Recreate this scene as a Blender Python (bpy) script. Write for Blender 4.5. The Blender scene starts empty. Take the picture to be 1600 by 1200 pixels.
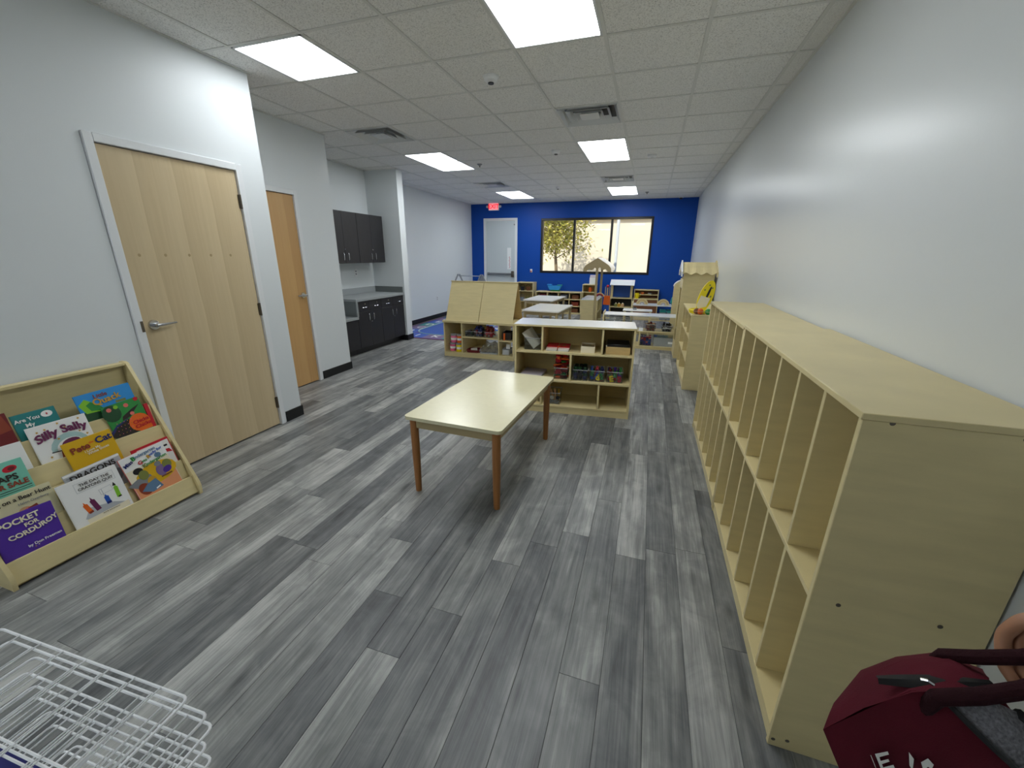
import bpy, bmesh, math, random
from mathutils import Vector, Matrix
random.seed(11)
SC = bpy.context.scene
C = SC.collection
PI = math.pi
R = math.radians

# ------------------------------------------------------------------ camera
F, YAW, PIT, ROLL, CZ = 630.13, .3171, .3105, .0067, 1.5186
def cam_axes():
    cy, sy, cp, sp = math.cos(YAW), math.sin(YAW), math.cos(PIT), math.sin(PIT)
    f = Vector((-sy*cp, cy*cp, -sp)); r = Vector((cy, sy, 0)); u = r.cross(f)
    cr, sr = math.cos(ROLL), math.sin(ROLL)
    return cr*r + sr*u, -sr*r + cr*u, f
_r, _u, _f = cam_axes()
cam = bpy.data.cameras.new('camera'); co = bpy.data.objects.new('camera', cam); C.objects.link(co)
cam.sensor_width = 36; cam.sensor_fit = 'HORIZONTAL'; cam.lens = F/1600*36; cam.clip_start = .02; cam.clip_end = 200
co.matrix_world = Matrix(((_r.x, _u.x, -_f.x, 0), (_r.y, _u.y, -_f.y, 0), (_r.z, _u.z, -_f.z, CZ), (0, 0, 0, 1)))
SC.camera = co
def at(px, py, y):
    d = _f + (px-800)/F*_r + (600-py)/F*_u
    return Vector((0, 0, CZ)) + d*(y/d.y)

# ------------------------------------------------------------------ exposure, sky, sun
SC.view_settings.view_transform = 'Standard'; SC.view_settings.look = 'None'
SC.view_settings.gamma = 1; SC.view_settings.use_curve_mapping = False
SC.view_settings.exposure = .95
PANEL_E = 7.5
w = bpy.data.worlds.new('sky'); SC.world = w; w.use_nodes = True
nt = w.node_tree; bg = nt.nodes['Background']
sky = nt.nodes.new('ShaderNodeTexSky'); sky.sky_type = 'NISHITA'; sky.sun_disc = False
sky.sun_elevation = R(42); sky.sun_rotation = R(190)
nt.links.new(sky.outputs[0], bg.inputs[0]); bg.inputs[1].default_value = .13
sl = bpy.data.lights.new('sun', 'SUN'); sl.energy = 2.3; sl.angle = R(.6); sl.color = (1, .93, .82)
so = bpy.data.objects.new('sun', sl); C.objects.link(so); so.rotation_euler = (R(44), 0, R(-14)); so.location = (0, 0, 12)

# ------------------------------------------------------------------ materials
def lin(c):
    if isinstance(c, str): c = [int(c[i:i+2], 16)/255 for i in (0, 2, 4)]
    return tuple(x/12.92 if x <= .04045 else ((x+.055)/1.055)**2.4 for x in c) + (1,)
M = {}
def mat(name, col, rough=.5, metal=0, spec=.5, bump=0, bscale=200, vary=0, vscale=4, vstretch=(1, 1, 1), coat=0, emit=0):
    m = bpy.data.materials.new(name); m.use_nodes = True; n = m.node_tree; b = n.nodes['Principled BSDF']; L = n.links
    b.inputs['Base Color'].default_value = lin(col); b.inputs['Roughness'].default_value = rough
    b.inputs['Metallic'].default_value = metal; b.inputs['Specular IOR Level'].default_value = spec
    b.inputs['Coat Weight'].default_value = coat
    if emit: b.inputs['Emission Color'].default_value = lin(col); b.inputs['Emission Strength'].default_value = emit
    if bump or vary:
        tc = n.nodes.new('ShaderNodeTexCoord'); mp = n.nodes.new('ShaderNodeMapping'); L.new(tc.outputs['Object'], mp.inputs[0]); mp.inputs['Scale'].default_value = vstretch
    if vary:
        no = n.nodes.new('ShaderNodeTexNoise'); no.inputs['Scale'].default_value = vscale; no.inputs['Detail'].default_value = 5
        L.new(mp.outputs[0], no.inputs[0])
        h = n.nodes.new('ShaderNodeHueSaturation'); h.inputs['Color'].default_value = lin(col)
        mr = n.nodes.new('ShaderNodeMapRange'); mr.inputs[1].default_value = .3; mr.inputs[2].default_value = .7
        mr.inputs[3].default_value = 1-vary; mr.inputs[4].default_value = 1+vary
        L.new(no.outputs[0], mr.inputs[0]); L.new(mr.outputs[0], h.inputs['Value']); L.new(h.outputs[0], b.inputs['Base Color'])
    if bump:
        nb = n.nodes.new('ShaderNodeTexNoise'); nb.inputs['Scale'].default_value = bscale; L.new(tc.outputs['Object'], nb.inputs[0])
        bu = n.nodes.new('ShaderNodeBump'); bu.inputs['Strength'].default_value = bump; bu.inputs['Distance'].default_value = .004
        L.new(nb.outputs[0], bu.inputs['Height']); L.new(bu.outputs[0], b.inputs['Normal'])
    M[name] = m; return m
mat('wall_paint', 'dde2e4', .45, bump=.06, bscale=160)
mat('wall_gloss', 'd8dcdc', .3, bump=.05, bscale=60)
mat('blue_paint', '0044a0', .5, spec=.3, bump=.05, bscale=160)
mat('frame_paint', 'e3e6e8', .35)
mat('door_grey', 'c9d1d4', .4)
mat('base_black', '0c0d0f', .35)
mat('maple', 'dbcb98', .42, vary=.05, vscale=5, vstretch=(1, 1, 6), bump=.02, bscale=300)
mat('maple_inner', 'cdb97e', .45, vary=.05, vscale=5, vstretch=(1, 1, 6))
mat('tabletop', 'e6dfb9', .25, vary=.02, vscale=30, coat=.5); M['tabletop'].node_tree.nodes['Principled BSDF'].inputs['Coat Roughness'].default_value = .3
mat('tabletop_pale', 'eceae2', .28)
mat('leg_wood', 'a8713f', .45, vary=.14, vscale=14, vstretch=(8, 8, .6))
mat('apron_wood', 'b3a178', .5, vary=.06)
mat('opening_blue', '0b3f86', .5)
mat('veneer_knot', 'a8926a', .45)
mat('tan_wood', 'cdb078', .5, vary=.08, vscale=12, vstretch=(1, 8, 8))
mat('dark_laminate', '222124', .45, vary=.22, vscale=16, vstretch=(6, 6, .5))
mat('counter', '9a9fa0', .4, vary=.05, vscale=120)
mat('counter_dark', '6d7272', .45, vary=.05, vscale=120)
mat('chrome', 'cfd1d4', .18, 1)
mat('steel', '8f9296', .35, 1)
mat('bronze', '6a6257', .4, .7)
mat('dark_gap', '0b0b0b', .9)
mat('white_plastic', 'e9ebec', .4)
mat('white_lam', 'eef1f3', .22)
mat('grey_plastic', '8d9196', .45)
mat('black_plastic', '141416', .4)
mat('black_frame', '0d0d10', .4)
mat('vent_metal', 'd6d8d8', .35, .2)
mat('grid_metal', 'dcdcd8', .5)
mat('wire_white', 'f7f9fb', .3, spec=.6)
mat('navy', '22246e', .4)
mat('maroon', '551522', .85, spec=.2, bump=.25, bscale=500, vary=.14, vscale=9)
mat('maroon_dark', '2c1318', .9, spec=.15, bump=.4, bscale=350)
mat('heather', '77767a', .95, spec=.1, bump=.3, bscale=420, vary=.4, vscale=240)
mat('skin', 'a9785a', .5, vary=.07, vscale=25)
mat('exit_red', 'e80c22', .4, emit=.5)
mat('exit_face', 'f79aa2', .4, emit=.4)
for nm, c in dict(red='c2182b', dkred='6e1a1e', orange='e8691c', yellow='f4de18', green='2c8a3e', lime='83c22f', blue='1f55b5', sky='2b8fd6', teal='1f8a86',
                  purple='4b2a92', pink='ee6f9d', brown='7a4a2a', black='17171a', white='f1f1ee', cream='efe6cb', grey='83868a', lilac='b8b0bb', paper='eceae4',
                  gold='c99a2c', coral='e0736a', dkgreen='1d4a2a', mint='7cc9b2', navyink='1f2a66', plum='6a2350', ink='2a2420', rust='8e3b24', tan='d2a779', peach='e79b6c', olive='7d8342',
                  pgrey='b9bcc0', steelblue='5f7f9e', bookteal='237f80', bookyellow='dcae12', bookpurple='4f2b9c', bookcream='d9d2ab', aqua='a9c9c8', violetgrey='7d6790').items():
    mat('c_'+nm, c, .45)

def glassy(name, tint, t, rough=.05, milk=0):
    m = bpy.data.materials.new(name); m.use_nodes = True; n = m.node_tree; n.nodes.clear(); N = n.nodes.new; L = n.links
    o = N('ShaderNodeOutputMaterial'); mx = N('ShaderNodeMixShader'); m2 = N('ShaderNodeMixShader'); fr = N('ShaderNodeFresnel'); fr.inputs[0].default_value = 1.3
    tr = N('ShaderNodeBsdfTransparent'); tr.inputs[0].default_value = lin(tint)
    gl = N('ShaderNodeBsdfGlossy'); gl.inputs['Roughness'].default_value = rough; df = N('ShaderNodeBsdfDiffuse'); df.inputs[0].default_value = lin('dfe4e6')
    m2.inputs[0].default_value = milk; L.new(tr.outputs[0], m2.inputs[1]); L.new(df.outputs[0], m2.inputs[2])
    ad = N('ShaderNodeMath'); ad.operation = 'MULTIPLY_ADD'; L.new(fr.outputs[0], ad.inputs[0]); ad.inputs[1].default_value = .6; ad.inputs[2].default_value = t
    L.new(ad.outputs[0], mx.inputs[0]); L.new(m2.outputs[0], mx.inputs[1]); L.new(gl.outputs[0], mx.inputs[2]); L.new(mx.outputs[0], o.inputs[0]); M[name] = m
glassy('pane_glass', 'f6f9f7', .01, .02)
glassy('clear_plastic', 'f0f4f4', .03, .1, .03)
glassy('cloudy_plastic', 'dfe5e6', .05, .25, .38)

def emission(name, col, e):
    m = bpy.data.materials.new(name); m.use_nodes = True; n = m.node_tree; n.nodes.clear()
    o = n.nodes.new('ShaderNodeOutputMaterial'); em = n.nodes.new('ShaderNodeEmission'); em.inputs[0].default_value = lin(col); em.inputs[1].default_value = e
    n.links.new(em.outputs[0], o.inputs[0]); M[name] = m
emission('panel_light', 'f3f8fb', PANEL_E)

def plank_mat(name, island):
    m = bpy.data.materials.new(name); m.use_nodes = True; n = m.node_tree; L = n.links; b = n.nodes['Principled BSDF']
    N = n.nodes.new
    tc = N('ShaderNodeTexCoord')
    if island: g = N('ShaderNodeNewGeometry'); rnd = g.outputs['Random Per Island']; vec = tc.outputs['Object']
    else: g = N('ShaderNodeObjectInfo'); rnd = g.outputs['Random']; vec = tc.outputs['Object']
    off = N('ShaderNodeVectorMath'); off.operation = 'MULTIPLY_ADD'
    cmb = N('ShaderNodeCombineXYZ'); L.new(rnd, cmb.inputs[0]); L.new(rnd, cmb.inputs[1]); L.new(rnd, cmb.inputs[2])
    L.new(cmb.outputs[0], off.inputs[0]); off.inputs[1].default_value = (37, 53, 91); L.new(vec, off.inputs[2])
    def noise(sc, scale, detail, dist=0, rough=.6):
        mp = N('ShaderNodeMapping'); mp.inputs['Scale'].default_value = sc; L.new(off.outputs[0], mp.inputs[0])
        no = N('ShaderNodeTexNoise'); no.inputs['Scale'].default_value = scale; no.inputs['Detail'].default_value = detail
        no.inputs['Distortion'].default_value = dist; no.inputs['Roughness'].default_value = rough; L.new(mp.outputs[0], no.inputs[0]); return no.outputs[0]
    broad = noise((9, .9, 1), 1.3, 3, .6); streak = noise((70, 1.6, 1), 1.2, 6, .25, .7); fine = noise((230, 5, 1), 1, 4, 0, .75); blot = noise((3, 2.2, 1), 2.2, 5, .8)
    def mad(a, k, c):
        q = N('ShaderNodeMath'); q.operation = 'MULTIPLY_ADD'; L.new(a, q.inputs[0]); q.inputs[1].default_value = k
        if isinstance(c, float): q.inputs[2].default_value = c
        else: L.new(c, q.inputs[2])
        return q.outputs[0]
    v = mad(rnd, .34, -.665); v = mad(broad, .75, v); v = mad(streak, .58, v); v = mad(fine, .26, v); v = mad(blot, .5, v)
    rp = N('ShaderNodeValToRGB'); e = rp.color_ramp.elements
    e[0].position = .12; e[0].color = lin('3c3d3e'); e[1].position = .86; e[1].color = lin('b9b9b5')
    x = e.new(.38); x.color = lin('656768'); x = e.new(.6); x.color = lin('878886')
    L.new(v, rp.inputs[0])
    # dark knots
    mpk = N('ShaderNodeMapping'); mpk.inputs['Scale'].default_value = (9, 2.6, 1); L.new(off.outputs[0], mpk.inputs[0])
    vo = N('ShaderNodeTexVoronoi'); vo.inputs['Scale'].default_value = 1.0; L.new(mpk.outputs[0], vo.inputs[0])
    kr = N('ShaderNodeMapRange'); kr.inputs[1].default_value = .02; kr.inputs[2].default_value = .2; kr.inputs[3].default_value = .5; kr.inputs[4].default_value = 1
    L.new(vo.outputs['Distance'], kr.inputs[0])
    hv = N('ShaderNodeHueSaturation'); L.new(rp.outputs[0], hv.inputs['Color']); L.new(kr.outputs[0], hv.inputs['Value'])
    L.new(hv.outputs[0], b.inputs['Base Color'])
    b.inputs['Roughness'].default_value = .42
    bu = N('ShaderNodeBump'); bu.inputs['Strength'].default_value = .18; bu.inputs['Distance'].default_value = .002; L.new(streak, bu.inputs['Height']); L.new(bu.outputs[0], b.inputs['Normal'])
    M[name] = m
plank_mat('plank', False); plank_mat('plank_far', True)

def tile_mat():
    m = bpy.data.materials.new('ceiling_tile'); m.use_nodes = True; n = m.node_tree; L = n.links; b = n.nodes['Principled BSDF']
    N = n.nodes.new; tc = N('ShaderNodeTexCoord')
    oi = N('ShaderNodeObjectInfo'); ad = N('ShaderNodeVectorMath'); L.new(tc.outputs['Object'], ad.inputs[0]); L.new(oi.outputs['Location'], ad.inputs[1])
    no = N('ShaderNodeTexNoise'); no.inputs['Scale'].default_value = 125; no.inputs['Detail'].default_value = 4; no.inputs['Roughness'].default_value = .75; L.new(ad.outputs[0], no.inputs[0])
    rp = N('ShaderNodeValToRGB'); e = rp.color_ramp.elements; e[0].position = .33; e[0].color = lin('b4b3b0'); e[1].position = .5; e[1].color = lin('f4f3f0')
    L.new(no.outputs[0], rp.inputs[0]); L.new(rp.outputs[0], b.inputs['Base Color']); b.inputs['Roughness'].default_value = .95
    bu = N('ShaderNodeBump'); bu.inputs['Strength'].default_value = .4; bu.inputs['Distance'].default_value = .004; L.new(no.outputs[0], bu.inputs['Height']); L.new(bu.outputs[0], b.inputs['Normal'])
    M['ceiling_tile'] = m
tile_mat()

def veneer(name, c1, c2, strips, knots):
    # book-matched door veneer: vertical leaves with soft tone steps, cathedral grain and a row of pin knots
    m = bpy.data.materials.new(name); m.use_nodes = True; n = m.node_tree; L = n.links; b = n.nodes['Principled BSDF']; N = n.nodes.new
    tc = N('ShaderNodeTexCoord'); sx = N('ShaderNodeSeparateXYZ'); L.new(tc.outputs['Object'], sx.inputs[0])
    # sawtooth across leaves with wavy edges
    wob = N('ShaderNodeTexNoise'); wob.inputs['Scale'].default_value = 1.4; L.new(tc.outputs['Object'], wob.inputs[0])
    a = N('ShaderNodeMath'); a.operation = 'MULTIPLY_ADD'; L.new(wob.outputs[0], a.inputs[0]); a.inputs[1].default_value = .05; L.new(sx.outputs['Y'], a.inputs[2])
    s = N('ShaderNodeMath'); s.operation = 'MULTIPLY'; L.new(a.outputs[0], s.inputs[0]); s.inputs[1].default_value = strips
    pp = N('ShaderNodeMath'); pp.operation = 'FRACT'; L.new(s.outputs[0], pp.inputs[0])
    mp = N('ShaderNodeMapping'); mp.inputs['Scale'].default_value = (1, 30, 1.2); L.new(tc.outputs['Object'], mp.inputs[0])
    g = N('ShaderNodeTexNoise'); g.inputs['Scale'].default_value = 1.5; g.inputs['Detail'].default_value = 6; g.inputs['Distortion'].default_value = .5; L.new(mp.outputs[0], g.inputs[0])
    q = N('ShaderNodeMath'); q.operation = 'MULTIPLY_ADD'; L.new(pp.outputs[0], q.inputs[0]); q.inputs[1].default_value = .45
    g2 = N('ShaderNodeMath'); g2.operation = 'MULTIPLY'; L.new(g.outputs[0], g2.inputs[0]); g2.inputs[1].default_value = .6; L.new(g2.outputs[0], q.inputs[2])
    mx = N('ShaderNodeMix'); mx.data_type = 'RGBA'; mx.inputs[6].default_value = lin(c2); mx.inputs[7].default_value = lin(c1); L.new(q.outputs[0], mx.inputs[0])
    out = mx.outputs[2]
    L.new(out, b.inputs['Base Color']); b.inputs['Roughness'].default_value = .38
    M[name] = m
veneer('door_maple', 'd9c6a1', 'bda781', 4.4, True)
veneer('door_maple_warm', 'd2aa72', 'bd9159', 3.0, False)

def foliage_mat():
    m = mat('foliage', 'b9b23c', .6); n = m.node_tree; b = n.nodes['Principled BSDF']
    g = n.nodes.new('ShaderNodeNewGeometry'); rp = n.nodes.new('ShaderNodeValToRGB'); e = rp.color_ramp.elements
    e[0].color = lin('858a34'); e[1].color = lin('dccb62'); n.links.new(g.outputs['Random Per Island'], rp.inputs[0]); n.links.new(rp.outputs[0], b.inputs['Base Color'])
foliage_mat()
mat('stucco', 'e4d6c2', .9, bump=.2, bscale=30, vary=.05, vscale=1.2)
mat('stucco_band', 'b09c80', .9)
mat('concrete', 'cfc8ba', .9, vary=.05)
mat('bark', '8d7a5c', .9)

# ------------------------------------------------------------------ mesh helpers
class MB:
    def __init__(s): s.bm = bmesh.new()
    def boxm(s, sx, sy, sz, mx, bev=0):
        g = bmesh.ops.create_cube(s.bm, size=1, matrix=mx @ Matrix.Diagonal((sx, sy, sz, 1)))
        if bev: bmesh.ops.bevel(s.bm, geom=list({e for v in g['verts'] for e in v.link_edges}), offset=bev, segments=1, affect='EDGES')
        return s
    def box(s, x0, x1, y0, y1, z0, z1, bev=0):
        return s.boxm(abs(x1-x0), abs(y1-y0), abs(z1-z0), Matrix.Translation(((x0+x1)/2, (y0+y1)/2, (z0+z1)/2)), bev)
    def cyl(s, p0, p1, r0, r1=None, n=14):
        p0, p1 = Vector(p0), Vector(p1); r1 = r0 if r1 is None else r1; d = p1-p0
        bmesh.ops.create_cone(s.bm, cap_ends=True, segments=n, radius1=r0, radius2=r1, depth=d.length, matrix=Matrix.Translation((p0+p1)/2) @ d.to_track_quat('Z', 'Y').to_matrix().to_4x4())
        return s
    def sph(s, c, r, sc=(1, 1, 1), n=14):
        bmesh.ops.create_uvsphere(s.bm, u_segments=n, v_segments=max(6, n//2+1), radius=r, matrix=Matrix.Translation(c) @ Matrix.Diagonal((*sc, 1))); return s
    def tube(s, pts, r, n=7, closed=False):
        pts = [Vector(p) for p in pts]; k = len(pts); rings = []
        rr = r if isinstance(r, (list, tuple)) else [r]*k
        up = None
        for i, p in enumerate(pts):
            a = pts[(i-1) % k] if (i or closed) else p; b = pts[(i+1) % k] if (i < k-1 or closed) else p
            t = (b-a).normalized()
            if up is None: up = t.orthogonal().normalized()
            up = (up - t*up.dot(t)); up = up.normalized() if up.length > 1e-6 else t.orthogonal().normalized()
            v = t.cross(up)
            rings.append([s.bm.verts.new(p + rr[i]*(math.cos(2*PI*j/n)*up + math.sin(2*PI*j/n)*v)) for j in range(n)])
        for i in range(k if closed else k-1):
            A, B = rings[i], rings[(i+1) % k]
            for j in range(n): s.bm.faces.new((A[j], A[(j+1) % n], B[(j+1) % n], B[j]))
        if not closed:
            s.bm.faces.new(rings[0][::-1]); s.bm.faces.new(rings[-1])
        return s
    def prism(s, poly, a, b, f):
        # poly: 2D points; f(u, v, t) -> 3D point; extruded from t=a to t=b
        A = [s.bm.verts.new(f(u, v, a)) for u, v in poly]; B = [s.bm.verts.new(f(u, v, b)) for u, v in poly]; n = len(poly)
        s.bm.faces.new(A[::-1]); s.bm.faces.new(B)
        for i in range(n): s.bm.faces.new((A[i], A[(i+1) % n], B[(i+1) % n], B[i]))
        return s
    def lathe(s, prof, c=(0, 0, 0), n=20):
        rings = [[s.bm.verts.new((c[0]+r*math.cos(2*PI*j/n), c[1]+r*math.sin(2*PI*j/n), c[2]+z)) for j in range(n)] for r, z in prof]
        for A, B in zip(rings, rings[1:]):
            for j in range(n): s.bm.faces.new((A[j], A[(j+1) % n], B[(j+1) % n], B[j]))
        if prof[0][0] > 1e-4: s.bm.faces.new(rings[0][::-1])
        if prof[-1][0] > 1e-4: s.bm.faces.new(rings[-1])
        return s
    def quad(s, *p): s.bm.faces.new([s.bm.verts.new(q) for q in p]); return s
    def grid(s, rows):
        V = [[s.bm.verts.new(p) for p in r] for r in rows]
        for a, b in zip(V, V[1:]):
            for i in range(len(a)-1): s.bm.faces.new((a[i], a[i+1], b[i+1], b[i]))
        return s
    def mesh(s, name, m, smooth=True):
        bmesh.ops.remove_doubles(s.bm, verts=s.bm.verts, dist=1e-6)
        bmesh.ops.recalc_face_normals(s.bm, faces=s.bm.faces)
        me = bpy.data.meshes.new(name); s.bm.to_mesh(me); s.bm.free()
        me.materials.append(M[m] if isinstance(m, str) else m)
        if smooth: me.shade_smooth(); me.set_sharp_from_angle(angle=.62)
        return me
    def build(s, name, m, parent=None, smooth=True):
        return link(name, s.mesh(name, m, smooth), parent)
def link(name, me, parent=None, mx=None):
    o = bpy.data.objects.new(name, me); C.objects.link(o)
    if parent: o.parent = parent
    if mx is not None: o.matrix_basis = mx
    return o
def tag(o, label=None, cat=None, group=None, kind=None):
    if label: o['label'] = label
    if cat: o['category'] = cat
    if group: o['group'] = group
    if kind: o['kind'] = kind
    return o
def thing(name, label, cat, loc=(0, 0, 0), rz=0, group=None, mx=None):
    o = bpy.data.objects.new(name, None); C.objects.link(o); o.empty_display_size = .1
    if mx is not None: o.matrix_world = mx
    else: o.location = loc; o.rotation_euler = (0, 0, rz)
    return tag(o, label, cat, group)
def struct(o, label=None): return tag(o, label, kind='structure')
def dup(root, loc=None, rz=None, label=None, group=None, mx=None):
    r = root.copy(); C.objects.link(r)
    if mx is not None: r.matrix_world = mx
    if loc is not None: r.location = loc
    if rz is not None: r.rotation_euler = (0, 0, rz)
    if label: r['label'] = label
    if group: r['group'] = group
    for ch in root.children:
        c = ch.copy(); C.objects.link(c); c.parent = r
        for g in ch.children:
            d = g.copy(); C.objects.link(d); d.parent = c
    return r
def T3(x, y, z): return Matrix.Translation((x, y, z))
def RX(a): return Matrix.Rotation(a, 4, 'X')
def RY(a): return Matrix.Rotation(a, 4, 'Y')
def RZ(a): return Matrix.Rotation(a, 4, 'Z')
_tcache = {}
def text_mesh(s, size, ext, m, off=0.0, arch=0.0):
    key = (s, size, ext, m, off, arch)
    if key in _tcache: return _tcache[key]
    cu = bpy.data.curves.new('lettering', 'FONT'); cu.body = s; cu.size = size; cu.extrude = ext; cu.align_x = 'CENTER'; cu.align_y = 'CENTER'; cu.offset = off; cu.resolution_u = 3
    ob = bpy.data.objects.new('lettering', cu); C.objects.link(ob)
    dg = bpy.context.evaluated_depsgraph_get(); me = bpy.data.meshes.new_from_object(ob.evaluated_get(dg))
    bpy.data.objects.remove(ob); bpy.data.curves.remove(cu)
    for v in me.vertices: v.co.y += arch*v.co.x**2
    me.materials.clear(); me.materials.append(M[m]); _tcache[key] = me
    return me
def rrect(w, h, r, n=4):
    out = []
    for cx, cy, a0 in ((w/2-r, h/2-r, 0), (-w/2+r, h/2-r, 90), (-w/2+r, -h/2+r, 180), (w/2-r, -h/2+r, 270)):
        for i in range(n+1):
            a = R(a0+90*i/n); out.append((cx+r*math.cos(a), cy+r*math.sin(a)))
    return out
def ell(w, h, n=16): return [(w/2*math.cos(2*PI*i/n), h/2*math.sin(2*PI*i/n)) for i in range(n)]

# ------------------------------------------------------------------ room shell
H, XR, YB = 2.841, .922, 11.25
X1, X2, XA, XF = -3.12, -3.80, -4.74, -4.93          # planes of the stepped left side
YN, Y1, Y2, YS0, YS1 = -2.3, 2.87, 4.43, 6.38, 6.55
HT = H + .12
# floor: dark subfloor with planks laid along the room
fl = MB().box(XF-.1, XR+.1, YN-.1, YB+.1, -.06, -.0045).build('floor', 'dark_gap'); struct(fl, 'grey wood-look plank floor')
PW, PL = .1524, 1.219
pm = MB().boxm(PW-.0012, PL-.0012, .004, T3(0, 0, -.002), .0007).mesh('plank', 'plank', False)
cand = []
i = 0; x = XR - .03
while x > XF-.1:
    off = random.random()*PL; y = YN-off
    while y < YB:
        y0, y1 = max(y, YN), min(y+PL, YB)
        cx, cy = x-PW/2, (y0+y1)/2
        hid = (cx < X1-.1 and y1 < Y1) or (cx < X2-.1 and y1 < Y2) or (cx < -4.35 and y1 < YS0)
        if y1-y0 > .03 and not hid: cand.append((cx, y0, y1))
        y += PL
    x -= PW
def nearness(c):
    cx, cy = c[0], max(.7, (c[1]+c[2])/2)
    vis = c[2] > .55 and cx > -4.4
    return (0 if vis else 1, cx*cx + ((c[1]+c[2])/2)**2)
cand.sort(key=nearness)
far = MB()
for k, (cx, y0, y1) in enumerate(cand):
    if k < 290:
        o = link('plank', pm, fl, T3(cx, (y0+y1)/2, 0) @ Matrix.Diagonal((1, (y1-y0)/PL, 1, 1)))
    else: far.box(cx-PW/2+.0006, cx+PW/2-.0006, y0+.0006, y1-.0006, -.004, 0)
tag(far.build('far_planks', 'plank_far', fl, False), kind='stuff')

# walls
struct(MB().box(XR, XR+.12, YN, YB+.12, 0, HT).build('wall_right', 'wall_gloss'), 'long glossy white wall on the right')
wl = MB().box(X1-.14, X1, YN, 1.69, 0, HT).box(X1-.14, X1, 2.665, Y1, 0, HT).box(X1-.14, X1, 1.69, 2.665, 2.165, HT)
wl.box(X2-.14, X1-.14, Y1-.12, Y1, 0, HT).box(X2-.14, X2, 3.87, Y2, 0, HT).box(X2-.14, X2, Y1, 3.87, 2.14, HT)
wl.box(XA-.14, X2-.14, Y2-.12, Y2, 0, HT).box(XA-.14, XA, Y2-.12, YS0, 0, HT).box(XF-.14, -4.12, YS0, YS1, 0, HT).box(XF-.14, XF, YS1, YB, 0, HT)
struct(wl.build('wall_left', 'wall_paint'), 'white stepped wall on the left with alcove')
WX0, WX1, WZ0, WZ1 = -2.90, -.035, 1.045, 2.44
DX0, DX1, DZ = -4.50, -3.62, 2.42
bw = MB()
bw.box(XF-.14, DX0, YB, YB+.16, 0, HT).box(DX0, DX1, YB, YB+.16, DZ, HT).box(DX1, WX0, YB, YB+.16, 0, HT).box(WX0, WX1, YB, YB+.16, 0, WZ0).box(WX0, WX1, YB, YB+.16, WZ1, HT).box(WX1, XR+.12, YB, YB+.16, 0, HT)
struct(bw.build('wall_back', 'blue_paint'), 'deep blue far wall with window and exit door')
struct(MB().box(XF-.14, XR+.12, YN-.12, YN, 0, HT).build('wall_near', 'wall_paint'), 'white wall behind the camera')
# baseboards
bb = MB()
bb.box(X1, X1+.012, 2.682, Y1+.012, 0, .1, .002).box(X2, X1, Y1, Y1+.012, 0, .1).box(X2, X2+.012, 3.905, Y2+.012, 0, .1, .002).box(-4.24, X2, Y2, Y2+.012, 0, .1)
bb.box(-4.27, -4.12, YS0-.012, YS0, 0, .1).box(-4.12, -4.108, YS0-.012, YS1+.012, 0, .1, .002).box(XF, -4.12, YS1, YS1+.012, 0, .1).box(XF, XF+.012, YS1+.012, YB, 0, .1, .002)
bb.box(X1, X1+.012, YN, 1.67, 0, .1)
struct(bb.build('baseboard_left', 'base_black'))
struct(MB().box(XR-.012, XR, YN, YB, 0, .1, .002).build('baseboard_right', 'base_black'))
struct(MB().box(XF+.012, DX0-.06, YB-.012, YB, 0, .1).box(DX1+.06, XR-.012, YB-.012, YB, 0, .1, .002).build('baseboard_back', 'base_black'))

# ceiling: slab, lay-in tiles and the grid they rest in
ce = MB().box(XF-.14, XR+.12, YN-.12, YB+.12, H+.05, HT+.02).build('ceiling', 'dark_gap'); struct(ce, 'suspended ceiling of speckled square tiles')
GX, GY, GW = -.4225, 3.1275, .6096
lights = [(-4, -4, -1, -1, 'near'), (-1, -1, -2, -1, ''), (-5, -5, 4, 5, ''), (-5, -5, 10, 11, ''), (-1, -1, 4, 5, ''), (-1, -1, 10, 11, '')]
vents = [(-1, 2), (-5, 2), (-1, 8), (-5, 8)]
added_panel = [(-4, -4, -8, -7, 'behind')]  # added unseen panel behind the camera, brightens the near left side
lights += added_panel
taken = {(i, j) for a, b, c, d, _ in lights for i in range(a, b+1) for j in range(c, d+1)} | set(vents)
tme = MB().boxm(GW-.02, GW-.02, .014, T3(0, 0, .007), .003).mesh('ceiling_tile', 'ceiling_tile', False)
def in_room(cx, cy):
    if cx > XR or cy > YB or cy < YN: return False
    left = X1 if cy < Y1 else X2 if cy < Y2 else XA if cy < YS0 else XF
    return cx > left
for i in range(-8, 3):
    for j in range(-10, 14):
        x0, x1, y0, y1 = GX+i*GW, GX+(i+1)*GW, GY+j*GW, GY+(j+1)*GW
        if (i, j) in taken or not any(in_room(a, b) for a in (x0+.01, x1-.01) for b in (y0+.01, y1-.01)): continue
        a0, a1, b0, b1 = max(x0, XF), min(x1, XR), max(y0, YN), min(y1, YB)
        mx = T3((a0+a1)/2, (b0+b1)/2, H+.004)
        if a1-a0 < GW-.01 or b1-b0 < GW-.01: mx = mx @ Matrix.Diagonal(((a1-a0-.02)/(GW-.02), (b1-b0-.02)/(GW-.02), 1, 1))
        link('ceiling_tile', tme, ce, mx)
gm = MB().box(-.0115, .0115, 0, 1, -.002, .012).mesh('grid_bar', 'grid_metal', False)
for i in range(-7, 3): link('grid_bar', gm, ce, T3(GX+i*GW, YN, H+.002) @ Matrix.Diagonal((1, YB-YN, 1, 1)))
for j in range(-9, 14): link('grid_bar', gm, ce, T3(XR, GY+j*GW, H+.0025) @ RZ(PI/2) @ Matrix.Diagonal((1, XR-XF, 1, 1)))
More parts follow.
